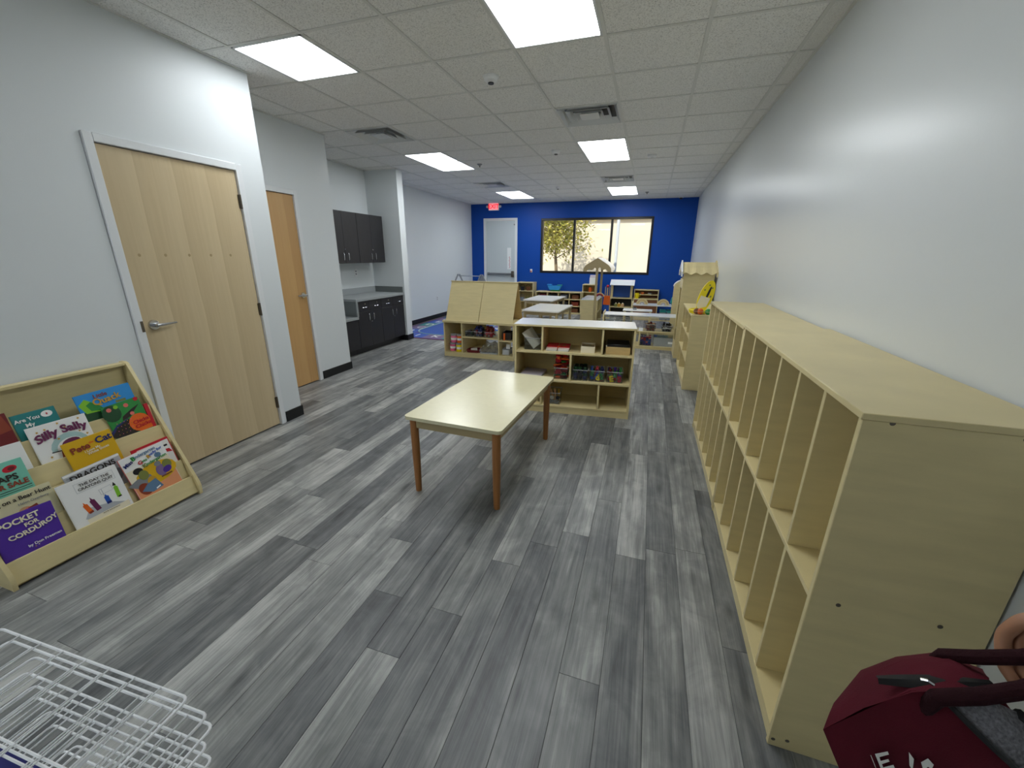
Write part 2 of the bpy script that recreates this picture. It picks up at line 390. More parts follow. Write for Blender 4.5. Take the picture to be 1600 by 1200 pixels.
# perimeter angle
pa = MB().box(XR-.02, XR, YN, YB, H-.002, H+.006).box(X1, X1+.02, YN, Y1+.02, H-.002, H+.006).box(X2, X2+.02, Y1, Y2, H-.002, H+.006).box(XF, XR, YB-.02, YB, H-.002, H+.006).box(XF, XF+.02, YS1, YB, H-.002, H+.006).box(XA, -4.1, YS0-.02, YS0, H-.002, H+.006).box(-4.12, -4.1, YS0-.02, YS1, H-.002, H+.006)
struct(pa.build('trim_1', 'grid_metal'))

LL = ['square ceiling light panel above the near wooden door', 'largest ceiling light panel at the top edge of the photo, right of the near door',
      'left-hand ceiling light panel in front of the cabinet alcove', 'small ceiling light panel nearest the red exit sign',
      'ceiling light panel behind the right-hand air vent, middle of the ceiling', 'far ceiling light panel right in front of the blue wall window', 'added unseen ceiling light panel behind the camera that brightens the near left side']
for (a, b, c, d, _), lab in zip(lights, LL):
    x0, x1, y0, y1 = GX+a*GW+.012, GX+(b+1)*GW-.012, GY+c*GW+.012, GY+(d+1)*GW-.012
    cx, cy = (x0+x1)/2, (y0+y1)/2
    t = thing('ceiling_light', lab, 'ceiling light', (cx, cy, H), 0, 'ceiling light panels')
    sx, sy = x1-x0, y1-y0
    MB().box(-sx/2, sx/2, -sy/2, sy/2, .012, .045).build('housing', 'white_plastic', t)
    fr = MB()
    for q in ((-sx/2, sx/2, -sy/2, -sy/2+.014), (-sx/2, sx/2, sy/2-.014, sy/2), (-sx/2, -sx/2+.014, -sy/2, sy/2), (sx/2-.014, sx/2, -sy/2, sy/2)): fr.box(*q, -.004, .012)
    fr.build('frame', 'white_plastic', t)
    MB().box(-sx/2+.014, sx/2-.014, -sy/2+.014, sy/2-.014, .003, .010).build('diffuser', 'panel_light', t, False)
VL = ['square metal air vent in the right column of the ceiling, nearer one', 'square metal air vent above the dark wall cabinet', 'far square air vent just before the last right ceiling light', 'far left square air vent before the exit sign light']
for (a, b), lab in zip(vents, VL):
    t = thing('air_vent', lab, 'air vent', (GX+(a+.5)*GW, GY+(b+.5)*GW, H), 0, 'ceiling air vents')
    s = GW/2-.012
    def ring(s0, z0, s1, z1, th=.004):
        m = MB()
        for k in range(4):
            q = RZ(k*PI/2)
            P4 = [q @ Vector(p) for p in ((-s0, -s0, z0), (s0, -s0, z0), (s1, -s1, z1), (-s1, -s1, z1))]
            Q4 = [p+Vector((0, 0, th)) for p in P4]
            m.quad(*P4).quad(*Q4[::-1]).quad(P4[0], Q4[0], Q4[1], P4[1]).quad(P4[3], Q4[3], Q4[2], P4[2])
        return m
    ring(s, -.003, s-.014, -.003).build('frame', 'vent_metal', t, False)
    for s0 in (s-.014, s-.085, s-.155): ring(s0, -.010, s0-.04, .04).build('louvre', 'vent_metal', t, False)
    MB().box(-s+.2, s-.2, -s+.2, s-.2, -.008, -.002).build('core', 'vent_metal', t)
    MB().box(-s, s, -s, s, .04, .048).build('void_sheet', 'black_plastic', t)  # black sheet painting the dark void behind the louvres
# small ceiling fittings
def fit_xy(gx, gy): return GX+gx*GW, GY+gy*GW
def detector(gx, gy, lab, grp=None, r=.055):
    x, y = fit_xy(gx, gy); t = thing('smoke_detector', lab, 'smoke detector', (x, y, H+.004), 0, grp)
    MB().lathe([(r*1.15, 0), (r*1.15, -.008), (r, -.012), (r*.95, -.03), (r*.6, -.042), (r*.2, -.046)][::-1]).build('body', 'white_plastic', t)
    MB().lathe([(r*.42, -.052), (r*.42, -.043)], n=14).build('sensor', 'black_plastic', t)
detector(-1.5, .6, 'round white smoke detector nearest the camera on a ceiling tile')
detector(-1.53, 4.63, 'white smoke detector on the ceiling left of the middle light panel')
detector(-2.53, 9.5, 'far white smoke detector on the ceiling beyond the middle light panel', r=.045)
for gx, gy, lab in ((-3.68, 5.45, 'grey sprinkler plate on the ceiling right of the left middle light panel'), (.3, 11.5, 'grey sprinkler plate on the ceiling right of the far right light panel')):
    x, y = fit_xy(gx, gy); t = thing('sprinkler', lab, 'sprinkler', (x, y, H+.004))
    MB().lathe([(.012, -.03), (.018, -.02), (.035, -.012), (.042, 0)]).build('plate', 'steel', t); MB().cyl((0, 0, -.045), (0, 0, -.02), .008).build('nozzle', 'bronze', t)
x, y = fit_xy(.47, 5.65); t = thing('occupancy_sensor', 'small white sensor on the ceiling right of the middle light panel', 'sensor', (x, y, H+.004))
MB().boxm(.12, .09, .03, T3(0, 0, -.012), .008).build('body', 'white_plastic', t); MB().sph((0, 0, -.026), .022, (1, 1, .5)).build('lens', 'white_lam', t)
x, y = fit_xy(1.54, 13.05); t = thing('security_camera', 'small white dome camera on ceiling at top of blue wall', 'camera', (x, y, H+.004))
MB().lathe([(.05, -.03), (.055, -.005), (.055, 0)]).build('base', 'white_plastic', t); MB().sph((0, 0, -.03), .04, (1, 1, .8)).build('dome', 'black_plastic', t)

# doors
def lever(parent, mx):
    h = MB(); h.cyl(mx @ Vector((0, 0, 0)), mx @ Vector((.012, 0, 0)), .034, .031, 20); h.cyl(mx @ Vector((.01, 0, 0)), mx @ Vector((.052, 0, 0)), .013, .012, 12)
    a = [mx @ Vector(p) for p in ((.05, -.008, 0), (.053, .03, .001), (.05, .075, .002), (.046, .115, .003))]
    h.tube(a, [.012, .011, .009, .007], 10); return h.build('lever_handle', 'chrome', parent)
def door(n, label, xw, y0, y1, ztop, leafmat, hinge_side, handle, handle_dir):
    d = thing('door_%d' % n, label, None); d['kind'] = 'structure'
    f = MB(); fw = .052
    f.box(xw-.12, xw+.016, y0-fw, y0-.004, 0, ztop+fw, .003).box(xw-.12, xw+.016, y1+.004, y1+fw, 0, ztop+fw, .003).box(xw-.12, xw+.016, y0-.004, y1+.004, ztop+.004, ztop+fw, .003)
    f.build('frame', 'frame_paint', d)
    MB().box(xw-.13, xw-.055, y0-.004, y1+.004, 0, ztop+.004).build('gap_backing', 'dark_gap', d)  # black sheet behind the leaf, puts the shade of the gaps into colour
    lf = MB().box(-.045, 0, -(y1-y0)/2, (y1-y0)/2, .012, ztop, .0015).build('leaf', leafmat, d); lf.matrix_basis = T3(xw-.004, (y0+y1)/2, 0)
    lever(d, T3(xw-.004, handle[0], handle[1]) @ Matrix.Diagonal((1, handle_dir, 1, 1)))
    if hinge_side:
        for z in (1.90, 1.063, .22):
            MB().cyl((xw+.008, y1+.002, z-.052), (xw+.008, y1+.002, z+.052), .0075).box(xw-.003, xw+.004, y1-.012, y1+.026, z-.05, z+.05).build('hinge', 'bronze', d)
    return d
d1 = door(1, 'pale maple door with lever handle beside the book display', X1, 1.745, 2.613, 2.118, 'door_maple', 1, (1.806, 1.055), 1)
MB().box(X1-.01, X1+.018, 1.722, 1.738, 1.02, 1.09).build('strike_plate', 'bronze', d1)
for k in range(5):
    MB().sph((X1-.0045, 1.83+k*.155, 1.50), .011, (.12, .9, 1)).build('knot', 'veneer_knot', d1)
d2 = door(2, 'warm maple door set back in the recess', X2, 2.95, 3.832, 2.122, 'door_maple_warm', 0, (3.778, 1.053), -1)
# exit door in the blue wall
d3 = thing('door_3', 'white exit door with panic bar in the blue wall', None); d3['kind'] = 'structure'
MB().box(DX0-.055, DX0+.012, YB-.018, YB+.14, 0, DZ+.05, .003).box(DX1-.012, DX1+.055, YB-.018, YB+.14, 0, DZ+.05, .003).box(DX0+.012, DX1-.012, YB-.018, YB+.14, DZ-.012, DZ+.05, .003).build('frame', 'frame_paint', d3)
MB().box(DX0+.016, DX1-.016, YB+.015, YB+.06, .008, DZ-.018, .002).build('leaf', 'door_grey', d3)
pb = MB().box(-4.42, -3.71, YB-.045, YB-.005, .965, 1.02, .008).build('panic_bar', 'steel', d3)
MB().box(-3.73, -3.66, YB-.055, YB+.015, .91, 1.075, .01).build('bar_end', 'bronze', pb); MB().box(-4.45, -4.40, YB-.045, YB+.015, .955, 1.03, .006).build('bar_end', 'steel', pb)
MB().cyl((DX1-.03, YB-.01, 2.3), (DX1-.03, YB+.02, 2.3), .02).build('door_closer', 'steel', d3)
sg = thing('paper_sign', 'narrow white vertical sign with red lettering on exit door', 'sign', (-3.807, YB+.0125, 1.41))
MB().box(-.056, .056, -.002, .002, -.29, .29, .0008).build('sheet', 'white_lam', sg)
for k in range(9):
    z = -.24+k*.035; MB().boxm(.012, .0012, .034, T3(.018+.008*math.sin(k*2.1), -.0026, z) @ RY(R(35*(-1)**k))).build('mark', 'c_red', sg)

# window
win = thing('window_1', 'wide black framed window in the blue wall', None); win['kind'] = 'structure'
fw = MB(); fz = .055
fw.box(WX0, WX1, YB-.012, YB+.12, WZ0, WZ0+fz, .004).box(WX0, WX1, YB-.012, YB+.12, WZ1-fz, WZ1, .004).box(WX0, WX0+fz, YB-.012, YB+.12, WZ0+fz, WZ1-fz, .004).box(WX1-fz, WX1, YB-.012, YB+.12, WZ0+fz, WZ1-fz, .004)
fw.build('frame', 'black_frame', win)
for xm in (-2.0, -1.04): MB().box(xm-.027, xm+.027, YB-.008, YB+.11, WZ0+fz, WZ1-fz, .004).build('mullion', 'black_frame', win)
for a, b in ((WX0+fz, -2.027), (-1.973, -1.067), (-1.013, WX1-fz)): MB().box(a, b, YB+.06, YB+.068, WZ0+fz, WZ1-fz).build('pane', 'pane_glass', win, False)

# outside the window
struct(MB().box(-30, 30, YB+.17, 40, -.25, -.15).build('ground', 'concrete'), 'pale concrete yard outside the window')
ow = thing('neighbour_building', 'sunlit beige stucco building wall outside the window', 'building', (0, 17.2, -.15))
MB().box(-22, 14, 0, .4, 0, 6.2).build('wall', 'stucco', ow); MB().box(-22, 14, -.12, 0, 2.98, 3.22).build('cornice', 'stucco_band', ow)
MB().box(-22, 14, -.06, 0, 0, .5).build('plinth', 'stucco_band', ow)
t = thing('downpipe', 'white vertical downpipe outside behind the second window bar', 'pipe', (-1.02, 13.0, -.15)); MB().cyl((0, 0, 0), (0, 0, 4.2), .045).build('pipe', 'white_plastic', t)
MB().box(-.06, .06, -.06, .06, 1.0, 1.06, .01).build('bracket', 'white_plastic', t)
tr = thing('tree', 'small tree with yellow-green leaves outside the left window pane', 'tree', (-3.2, 14.6, -.15))
tk = MB(); tk.tube([(0, 0, 0), (.05, 0, .9), (-.03, .05, 1.7), (.08, 0, 2.6), (.05, 0, 3.4)], [.07, .06, .05, .035, .02], 8); tk.build('trunk', 'bark', tr)
br = MB()
tips = []
for k in range(22):
    a = k*2.4; z0 = 1.55+.085*k; L = .9*random.uniform(.7, 1.3); p = [(0, 0, z0), (math.cos(a)*L*.5, math.sin(a)*L*.4, z0+.3), (math.cos(a)*L, math.sin(a)*L*.8, z0+.45)]
    br.tube(p, [.018, .012, .005], 5); tips += [Vector(p[1]), Vector(p[2])]
br.build('branches', 'bark', tr)
lf = MB()
for k in range(6500):
    c = random.choice(tips) + Vector((random.gauss(0, .2), random.gauss(0, .2), random.gauss(0, .2)))
    if random.random() < .35 and c.x > .5: continue
    q = Matrix.Translation(c) @ Matrix.Rotation(random.uniform(0, 6.3), 4, Vector((random.gauss(0, 1), random.gauss(0, 1), random.gauss(0, 1))).normalized())
    l, ww = random.uniform(.05, .09), random.uniform(.018, .03)
    lf.quad(*[q @ Vector(p) for p in ((-l, 0, 0), (0, -ww, .004), (l, 0, 0), (0, ww, .004))])
tag(lf.build('leaves', 'foliage', tr, False), kind='stuff')

# exit sign, fire pull, outlets
t = thing('exit_sign', 'red lit EXIT sign with emergency lamps above the white door', 'exit sign', (-4.24, YB, 2.765))
MB().box(-.15, .15, -.05, 0, -.1, .1, .008).build('housing', 'white_plastic', t)
MB().box(-.138, .138, -.053, -.049, -.085, .085).build('face', 'exit_face', t)
link('lettering', text_mesh('EXIT', .15, .001, 'exit_red', .004), t, T3(0, -.055, -.002) @ RX(PI/2))
for s in (-1, 1): MB().cyl((s*.15, -.03, 0), (s*.17, -.03, 0), .012).sph((s*.19, -.035, 0), .034, (1, 1, 1)).build('lamp_head', 'white_plastic', t)
t = thing('fire_alarm_pull', 'small white and red fire alarm pull on the blue wall beside the exit door', 'fire alarm', (-3.147, YB, 1.094))
MB().box(-.03, .03, -.03, 0, -.045, .045, .006).build('body', 'white_plastic', t); MB().box(-.02, .02, -.04, -.03, -.03, .0, .004).build('pull_bar', 'c_red', t)
for (x, y, z, lab) in ((XF, 9.04, .48, 'white wall outlet low on the far left white wall'), (XA, 5.9, 1.21, 'white outlet on alcove wall under the dark wall cabinet')):
    t = thing('wall_outlet', lab, 'outlet', (x, y, z)); MB().box(0, .006, -.036, .036, -.058, .058, .002).build('plate', 'white_plastic', t)
    for s in (-.022, .022): MB().box(.006, .009, -.016, .016, s-.014, s+.014, .002).build('socket', 'grey_plastic', t)

# ------------------------------------------------------------------ alcove cabinets
def pull(parent, c, vertical, l=.096):
    m = MB(); d = Vector((0, 0, 1)) if vertical else Vector((0, 1, 0)); c = Vector(c); o = Vector((.028, 0, 0))
    a, b = c-d*l/2, c+d*l/2
    m.tube([a, a+o*.8, a+o+d*.012, b+o-d*.012, b+o*.8, b], .0045, 7); return m.build('pull_handle', 'chrome', parent)
def lock(parent, c): c = Vector(c); return MB().cyl(c, c+Vector((.008, 0, 0)), .009, .008, 12).build('lock', 'chrome', parent)
XD = -4.158
for lab, y0, y1 in (('dark base cabinet with two drawers left of the other, under the grey counter', 5.125, 5.72), ('dark base cabinet with two drawers at the far end of the grey counter', 5.722, 6.376)):
    t = thing('base_cabinet', lab, 'cabinet', (0, 0, 0), 0, 'dark base cabinets')
    MB().box(XA+.005, XD-.02, y0, y1, .1, .822).build('carcass', 'dark_laminate', t)
    MB().box(XA+.005, -4.25, y0, y1, 0, .1).build('toe_kick', 'base_black', t)
    ym = (y0+y1)/2
    for a, b, hs in ((y0, ym, 1), (ym, y1, -1)):
        dr = MB().box(XD-.02, XD, a+.0015, b-.0015, .662, .818, .0015).build('drawer', 'dark_laminate', t)
        pull(dr, (XD, (a+b)/2, .725), False); lock(dr, (XD, (a+b)/2+.03, .775))
        dd = MB().box(XD-.02, XD, a+.0015, b-.0015, .108, .659, .0015).build('cabinet_door', 'dark_laminate', t)
        pull(dd, (XD, (b-.055) if hs == 1 else (a+.055), .565), True)
        if hs == -1: lock(dd, (XD, a+.02, .49))
t = thing('low_cabinet', 'low dark cabinet front under the lowered counter by the recess wall', 'cabinet')
MB().box(XA+.005, XD-.02, Y2+.005, 5.122, .1, .56).build('carcass', 'dark_laminate', t); MB().box(XA+.005, -4.25, Y2+.005, 5.122, 0, .1).build('toe_kick', 'base_black', t)
for a, b in ((Y2+.008, 4.775), (4.778, 5.119)): MB().box(XD-.02, XD, a, b, .108, .558, .0015).build('cabinet_door', 'dark_laminate', t)
t = thing('countertop', 'grey laminate countertop with backsplash in the alcove', 'countertop')
MB().box(XA+.004, -4.128, 5.105, YS0-.004, .823, .862, .003).build('upper_top', 'counter', t)
MB().box(XA+.004, -4.128, Y2+.004, 5.105, .562, .602, .003).build('lower_top', 'counter', t)
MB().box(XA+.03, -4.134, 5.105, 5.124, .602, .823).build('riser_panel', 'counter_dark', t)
MB().box(-4.150, -4.130, 5.085, 5.106, .602, .862, .002).build('edge_strip', 'counter', t)
MB().box(XA+.004, XA+.024, 5.105, YS0-.004, .862, .962, .002).build('backsplash', 'counter', t)
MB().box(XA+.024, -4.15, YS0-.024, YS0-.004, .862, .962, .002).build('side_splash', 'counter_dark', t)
XU = -4.41
for lab, y0, y1 in (('dark wall cabinet nearer the recess wall, above the grey counter', 4.68, 5.63), ('dark wall cabinet further along, above the grey counter', 5.632, 6.30)):
    t = thing('wall_cabinet', lab, 'cabinet', group='dark wall cabinets')
    MB().box(XA+.003, XU-.02, y0, y1, 1.375, 2.12).build('carcass', 'dark_laminate', t)
    ym = 5.30 if y0 < 5 else 5.967
    for a, b, hs in ((y0, ym, 1), (ym, y1, -1)):
        dd = MB().box(XU-.02, XU, a+.0015, b-.0015, 1.377, 2.118, .0015).build('cabinet_door', 'dark_laminate', t)
        pull(dd, (XU, (b-.053) if hs == 1 else (a+.053), 1.472), True)
        if hs == -1: lock(dd, (XU, a+.004, 1.58))

# ------------------------------------------------------------------ shelf units
def unit(name, label, cat, loc, rz, W, D, HH, levels, divs, back=True, t=.018, group=None, kick=True, m='maple', screws=None, side_names='side_panel', endcap=0):
    """front faces local -y, x runs 0..W; levels = shelf top heights (lowest first); divs = (level index, x)"""
    u = thing(name, label, cat, loc, rz, group)
    for x in (0, W-t): MB().box(x, x+t, 0, D, 0, HH-t+endcap if not endcap else HH+endcap, .002).build('side_panel', m, u)
    ov = 0 if endcap else .004
    MB().box((t if endcap else -ov), W-(t if endcap else -ov), -ov, D, HH-t, HH, .002).build('top_panel', m, u)
    for k, z in enumerate(levels): MB().box(t, W-t, .002, D-(.006 if back else 0), z-t, z, .0015).build('shelf', m, u)
    tops = list(levels[1:])+[HH]
    for k, x in divs: MB().box(x-t/2, x+t/2, .004, D-(.006 if back else 0), levels[k], tops[k]-t, .0015).build('divider', m, u)
    if back: MB().box(t, W-t, D-.006, D, levels[0]-t, HH-t).build('back_panel', 'maple_inner', u)
    if kick: MB().box(t, W-t, .006, .024, 0, levels[0]-t).build('base_rail', m, u)
    return u
# two cubby units along the right wall
cub = []
CW = 1.352
for k, (oy, lab) in enumerate(((2.468, 'near maple cubby unit of twelve tall slots along the right wall'), (2.468+CW+.0095, 'second maple cubby unit, behind the near one along the right wall'))):
    u = unit('cubby_unit', lab, 'cubby unit', (.520, oy, 0), -PI/2, CW, .392, 1.165-.012*k, [.062, .61], [(lv, .018+(CW-.036)/6*j) for lv in (0, 1) for j in range(1, 6)], group='maple cubby units')
    if k == 0:
        for (dy, z) in ((.06, 1.145), (.068, .601), (.29, .604), (.05, .04), (.012, .03), (.30, 1.14)):
            MB().lathe([(.0, -.002), (.0058, -.0015), (.0062, 0)], n=12).build('screw', 'bronze', u).matrix_basis = T3(CW+.0002, dy, z) @ RY(-PI/2) @ RX(PI)
        for j in (2, 3, 4, 5):
            MB().lathe([(.0, -.002), (.006, -.0015), (.0065, 0)], n=10).build('screw', 'bronze', u).matrix_basis = T3(.018+(CW-.036)/6*j+.0092, .30, .09) @ RY(-PI/2) @ RX(PI)
# small bookcase further along the right wall
bc = unit('bookcase', 'short maple bookcase with yellow toy on top, beyond the cubbies', 'bookcase', (.495, 6.19, 0), -PI/2, 1.22, .415, .885, [.075, .345, .62], [(2, .40), (2, .82), (1, .61), (0, .4)])
for (dy, z) in ((.20, .63), (.19, .09), (.2, .875)):
    MB().lathe([(.0, -.002), (.0058, -.0015), (.0062, 0)], n=12).build('screw', 'bronze', bc).matrix_basis = T3(1.2202, dy, z) @ RY(-PI/2) @ RX(PI)
# three-tier shelf in the middle of the room
RZ2 = math.atan2(.105, 1.103)
s2 = unit('storage_shelf', 'three-tier maple storage shelf standing behind the front table', 'shelf', (-1.187, 3.69, 0), RZ2, 1.132, .40, .885, [.078, .345, .625], [(2, .271), (2, .838), (1, .551), (0, .271), (0, .834)])
top = MB().box(-.004, 1.136, -.004, .40, .885, .8865).build('top_sheen', 'white_lam', s2)  # white sheet over the maple top, paints in the window's reflection
# easel-topped shelf
s1 = thing('easel_shelf', 'low open maple shelf with two slanted display boards on top', 'shelf', (-2.93, 5.53, 0), R(1.2))
W1, D1 = 1.13, .60
for x in (0, W1-.018): MB().box(x, x+.018, 0, D1, 0, .527, .002).build('side_panel', 'maple', s1)
MB().box(-.012, W1+.012, -.012, D1+.012, .527, .545, .002).build('top_panel', 'maple', s1)
MB().box(.018, W1-.018, 0, D1, .05, .07, .002).build('shelf', 'maple', s1)
MB().box(.018, W1-.018, .004, .022, 0, .05).build('base_rail', 'maple', s1)
MB().box(.31, .885, 0, D1, .305, .322, .002).build('shelf', 'maple', s1); MB().box(.903, W1-.018, 0, D1, .285, .302, .002).build('shelf', 'maple', s1)
for x in (.292, .885): MB().box(x, x+.018, 0, D1, .07, .527, .002).build('divider', 'maple', s1)
MB().box(.018, .19, D1-.012, D1, .07, .527).build('back_panel', 'maple_inner', s1); MB().box(.31, .48, D1-.012, D1, .07, .527).build('back_panel', 'maple_inner', s1)
ridge_y, ridge_z = .30, 1.118
ang = math.atan2(ridge_y-.03, ridge_z-.545); LB = math.hypot(ridge_y-.03, ridge_z-.545)
for x0, x1 in ((.03, W1/2-.003), (W1/2+.003, W1-.03)):
    MB().box(x0, x1, -.006, .006, 0, LB, .002).build('display_board', 'maple', s1).matrix_basis = T3(0, .03, .546) @ RX(-ang)
    MB().box(x0, x1, -.006, .006, 0, LB, .002).build('display_board', 'tan_wood', s1).matrix_basis = T3(0, D1-.03, .546) @ RX(ang)
MB().box(.02, W1-.02, ridge_y-.012, ridge_y+.012, ridge_z-.002, ridge_z+.012, .002).build('ridge_cap', 'maple', s1)
MB().box(-.01, W1+.01, -.012, .012, .545, .56, .002).build('ledge', 'maple', s1)

# ------------------------------------------------------------------ tables
def table(label, loc, rz, L, Wd, hgt, top_m='tabletop', leg='leg_wood', group='children tables', rot_first=True):
    t = thing('table', label, 'table', loc, rz, group)
    MB().prism(rrect(Wd, L, .03), hgt-.022, hgt, lambda u, v, q: (u, v, q)).build('tabletop', top_m, t)
    ix, iy = Wd/2-.045, L/2-.045
    for a in (-1, 1):
        MB().box(-ix, ix, a*iy-.01, a*iy+.01, hgt-.085, hgt-.022).build('apron', 'apron_wood', t)
        MB().box(a*ix-.01, a*ix+.01, -iy, iy, hgt-.085, hgt-.022).build('apron', 'apron_wood', t)
    for a in (-1, 1):
        for b in (-1, 1): MB().lathe([(.019, 0), (.020, .01), (.0255, hgt*.5), (.0265, hgt-.03), (.0265, hgt-.0222)], n=18).build('leg', leg, t).location = (a*(ix-.002), b*(iy-.002), 0)
    return t
t1 = table('cream topped table with brown round legs, alone in the foreground', (-1.024, 2.589, 0), R(-2.6), 1.172, .664, .55)
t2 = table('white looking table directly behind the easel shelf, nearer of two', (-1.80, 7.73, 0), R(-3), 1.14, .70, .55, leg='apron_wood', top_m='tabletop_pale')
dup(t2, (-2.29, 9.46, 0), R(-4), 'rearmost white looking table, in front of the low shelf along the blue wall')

# ------------------------------------------------------------------ book display on the left
bd = thing('book_display', 'slanted maple book display with five stepped pockets by the wall', 'book display', (0, 0, 0))
BY0, BY1 = .695, 1.572
LED = {1: (-2.925, .60), 2: (-2.872, .47), 3: (-2.82, .355), 4: (-2.76, .24), 5: (-2.705, .13)}
prof = [(-3.105, 0), (-2.672, 0), (-2.665, .06), (-2.672, .09), (-3.045, .858), (-3.065, .866), (-3.105, .866)]
for y in (BY0, BY1-.018): MB().prism(prof, y, y+.018, lambda u, v, q: (u, q, v)).build('side_panel', 'maple', bd)
MB().box(-3.098, -3.086, BY0+.018, BY1-.018, .02, .845, .001).build('back_panel', 'maple', bd)
MB().box(-3.10, -3.05, BY0+.018, BY1-.018, .845, .862, .002).build('top_rail', 'maple', bd)
LA = R(12)
for k, (lx, lz) in LED.items():
    ln = .155 if k < 5 else .115
    mx = T3(lx-.0045, (BY0+BY1)/2, lz) @ RY(-LA)
    MB().boxm(.009, BY1-BY0-.036, ln, mx @ T3(0, 0, -ln/2), .0015).build('pocket_board' if k < 5 else 'front_lip', 'maple', bd)
    # pocket bottom the books stand on
    MB().box(lx-.05, lx-.012 + .02, BY0+.018, BY1-.018, lz-.125, lz-.115 if k < 5 else lz-.112).build('pocket_bottom', 'maple_inner', bd)
MB().box(-3.098, -2.70, BY0+.018, BY1-.018, .012, .03).build('bottom_panel', 'maple_inner', bd)

def book(led, yc, wd, h, color, label, title=(), pics=(), roll=0, pages='c_paper', deep=.09, spine=None):
    lx, lz = LED[led]; lx -= .0125
    base = Matrix(T3(lx, yc, lz) @ RY(-LA) @ RZ(PI/2) @ RY(R(roll)))
    b = thing('picture_book', label, 'book', group='picture books in the slanted display', mx=base)
    MB().box(-wd/2, wd/2, 0, .0014, -deep, h, .0005).build('front_cover', color, b)
    MB().box(-wd/2+.003, wd/2-.004, .0014, .0064, -deep+.003, h-.003).build('pages', pages, b)
    MB().box(-wd/2, wd/2, .0064, .0078, -deep, h, .0005).build('back_cover', spine or color, b)
    MB().box(-wd/2-.0008, -wd/2+.002, 0, .0078, -deep, h).build('spine', spine or color, b)
    for i, (kind, x, z, pw, ph, col, rot) in enumerate(pics):
        lay = -.0002-.00012*i
        poly = {'e': ell(pw, ph), 'r': [(-pw/2, -ph/2), (pw/2, -ph/2), (pw/2, ph/2), (-pw/2, ph/2)], 't': [(-pw/2, -ph/2), (pw/2, -ph/2), (0, ph/2)],
                'l': [(-pw/2, 0), (-pw/6, -ph/2), (pw/2, -ph/8), (pw/6, ph/4), (-pw/3, ph/2)],
                's': [(math.cos(q*PI/5+PI/2)*(pw/2 if q % 2 == 0 else pw/5), math.sin(q*PI/5+PI/2)*(ph/2 if q % 2 == 0 else ph/5)) for q in range(10)],
                'o': [(-pw/2, -ph/2), (pw/2, -ph/2), (pw/2, ph*.25), (pw*.2, ph*.3), (0, ph/2), (-pw*.2, ph*.3), (-pw/2, ph*.25)],
                'a': [(math.cos(PI*q/10)*pw/2, math.sin(PI*q/10)*ph) for q in range(11)] + [(math.cos(PI*q/10)*pw/2*.72, math.sin(PI*q/10)*ph*.62) for q in range(10, -1, -1)]}[kind]
        c, s = math.cos(R(rot)), math.sin(R(rot))
        MB().prism([(x+u*c-v*s, z+u*s+v*c) for u, v in poly], lay, -.0001, lambda u, v, q: (u, q, v)).build('picture', 'c_'+col, b, False)
    for (s, size, x, z, rot, col, off, arch) in title:
        link('lettering', text_mesh(s, size, .0003, 'c_'+col, off, arch), b, T3(x, -.0030, z) @ RX(PI/2) @ RZ(R(rot)))
    return b
book(1, .90, .155, .158, 'c_dkred', 'dark red picture book at the left frame edge, top row', pics=[('e', -.04, .02, .09, .09, 'white', 0), ('r', .02, .1, .1, .08, 'rust', 10)])
book(1, 1.071, .166, .134, 'c_bookteal', 'teal picture book with white title, top row', roll=-1, pics=[('e', .045, .104, .045, .034, 'white', 0), ('s', .045, .104, .012, .02, 'red', 0)],
     title=[('Are You', .027, -.032, .100, 2, 'white', .0006, 0), ('My', .028, -.03, .070, 2, 'white', .0006, 0), ('Mother?', .03, .0, .037, 0, 'white', .0006, 0)])
book(1, 1.374, .264, .157, 'c_sky', 'blue picture book with yellow title and green leaf, top row right', roll=-2,
     pics=[('r', 0, .01, .262, .09, 'dkgreen', 0), ('l', -.075, .075, .12, .08, 'lime', -25), ('l', -.06, .07, .09, .05, 'green', -30), ('r', .06, .068, .05, .014, 'olive', 0)],
     title=[('Little', .032, -.02, .130, 3, 'rust', .0006, 0), ('Quack', .05, .0, .098, 5, 'gold', .0012, .6)])
book(2, .86, .226, .145, 'c_white', 'plain white picture book with teal arc at the left frame edge, second row', pics=[('a', .06, .02, .06, .05, 'bookteal', 0), ('e', -.02, .075, .025, .012, 'black', 20)], deep=.1)
book(2, 1.124, .237, .194, 'c_white', 'white picture book with arched purple title and orange tuft, second row', deep=.1,
     pics=[('a', .015, .045, .16, .075, 'aqua', 8), ('e', .02, .062, .08, .05, 'plum', 8), ('l', .01, .015, .1, .06, 'rust', 20), ('l', .03, .01, .07, .05, 'orange', 10), ('r', -.03, .035, .075, .005, 'ink', -5)] +
          [('s', a, c, .014, .014, 'gold', 15) for a, c in ((-.085, .16), (-.055, .165), (.0, .18), (.085, .178), (-.09, .125), (-.02, .10), (.07, .11), (.095, .085), (-.075, .018), (.02, .15))],
     title=[('Silly Sally', .058, -.0, .142, 4, 'plum', .0022, -1.6)])
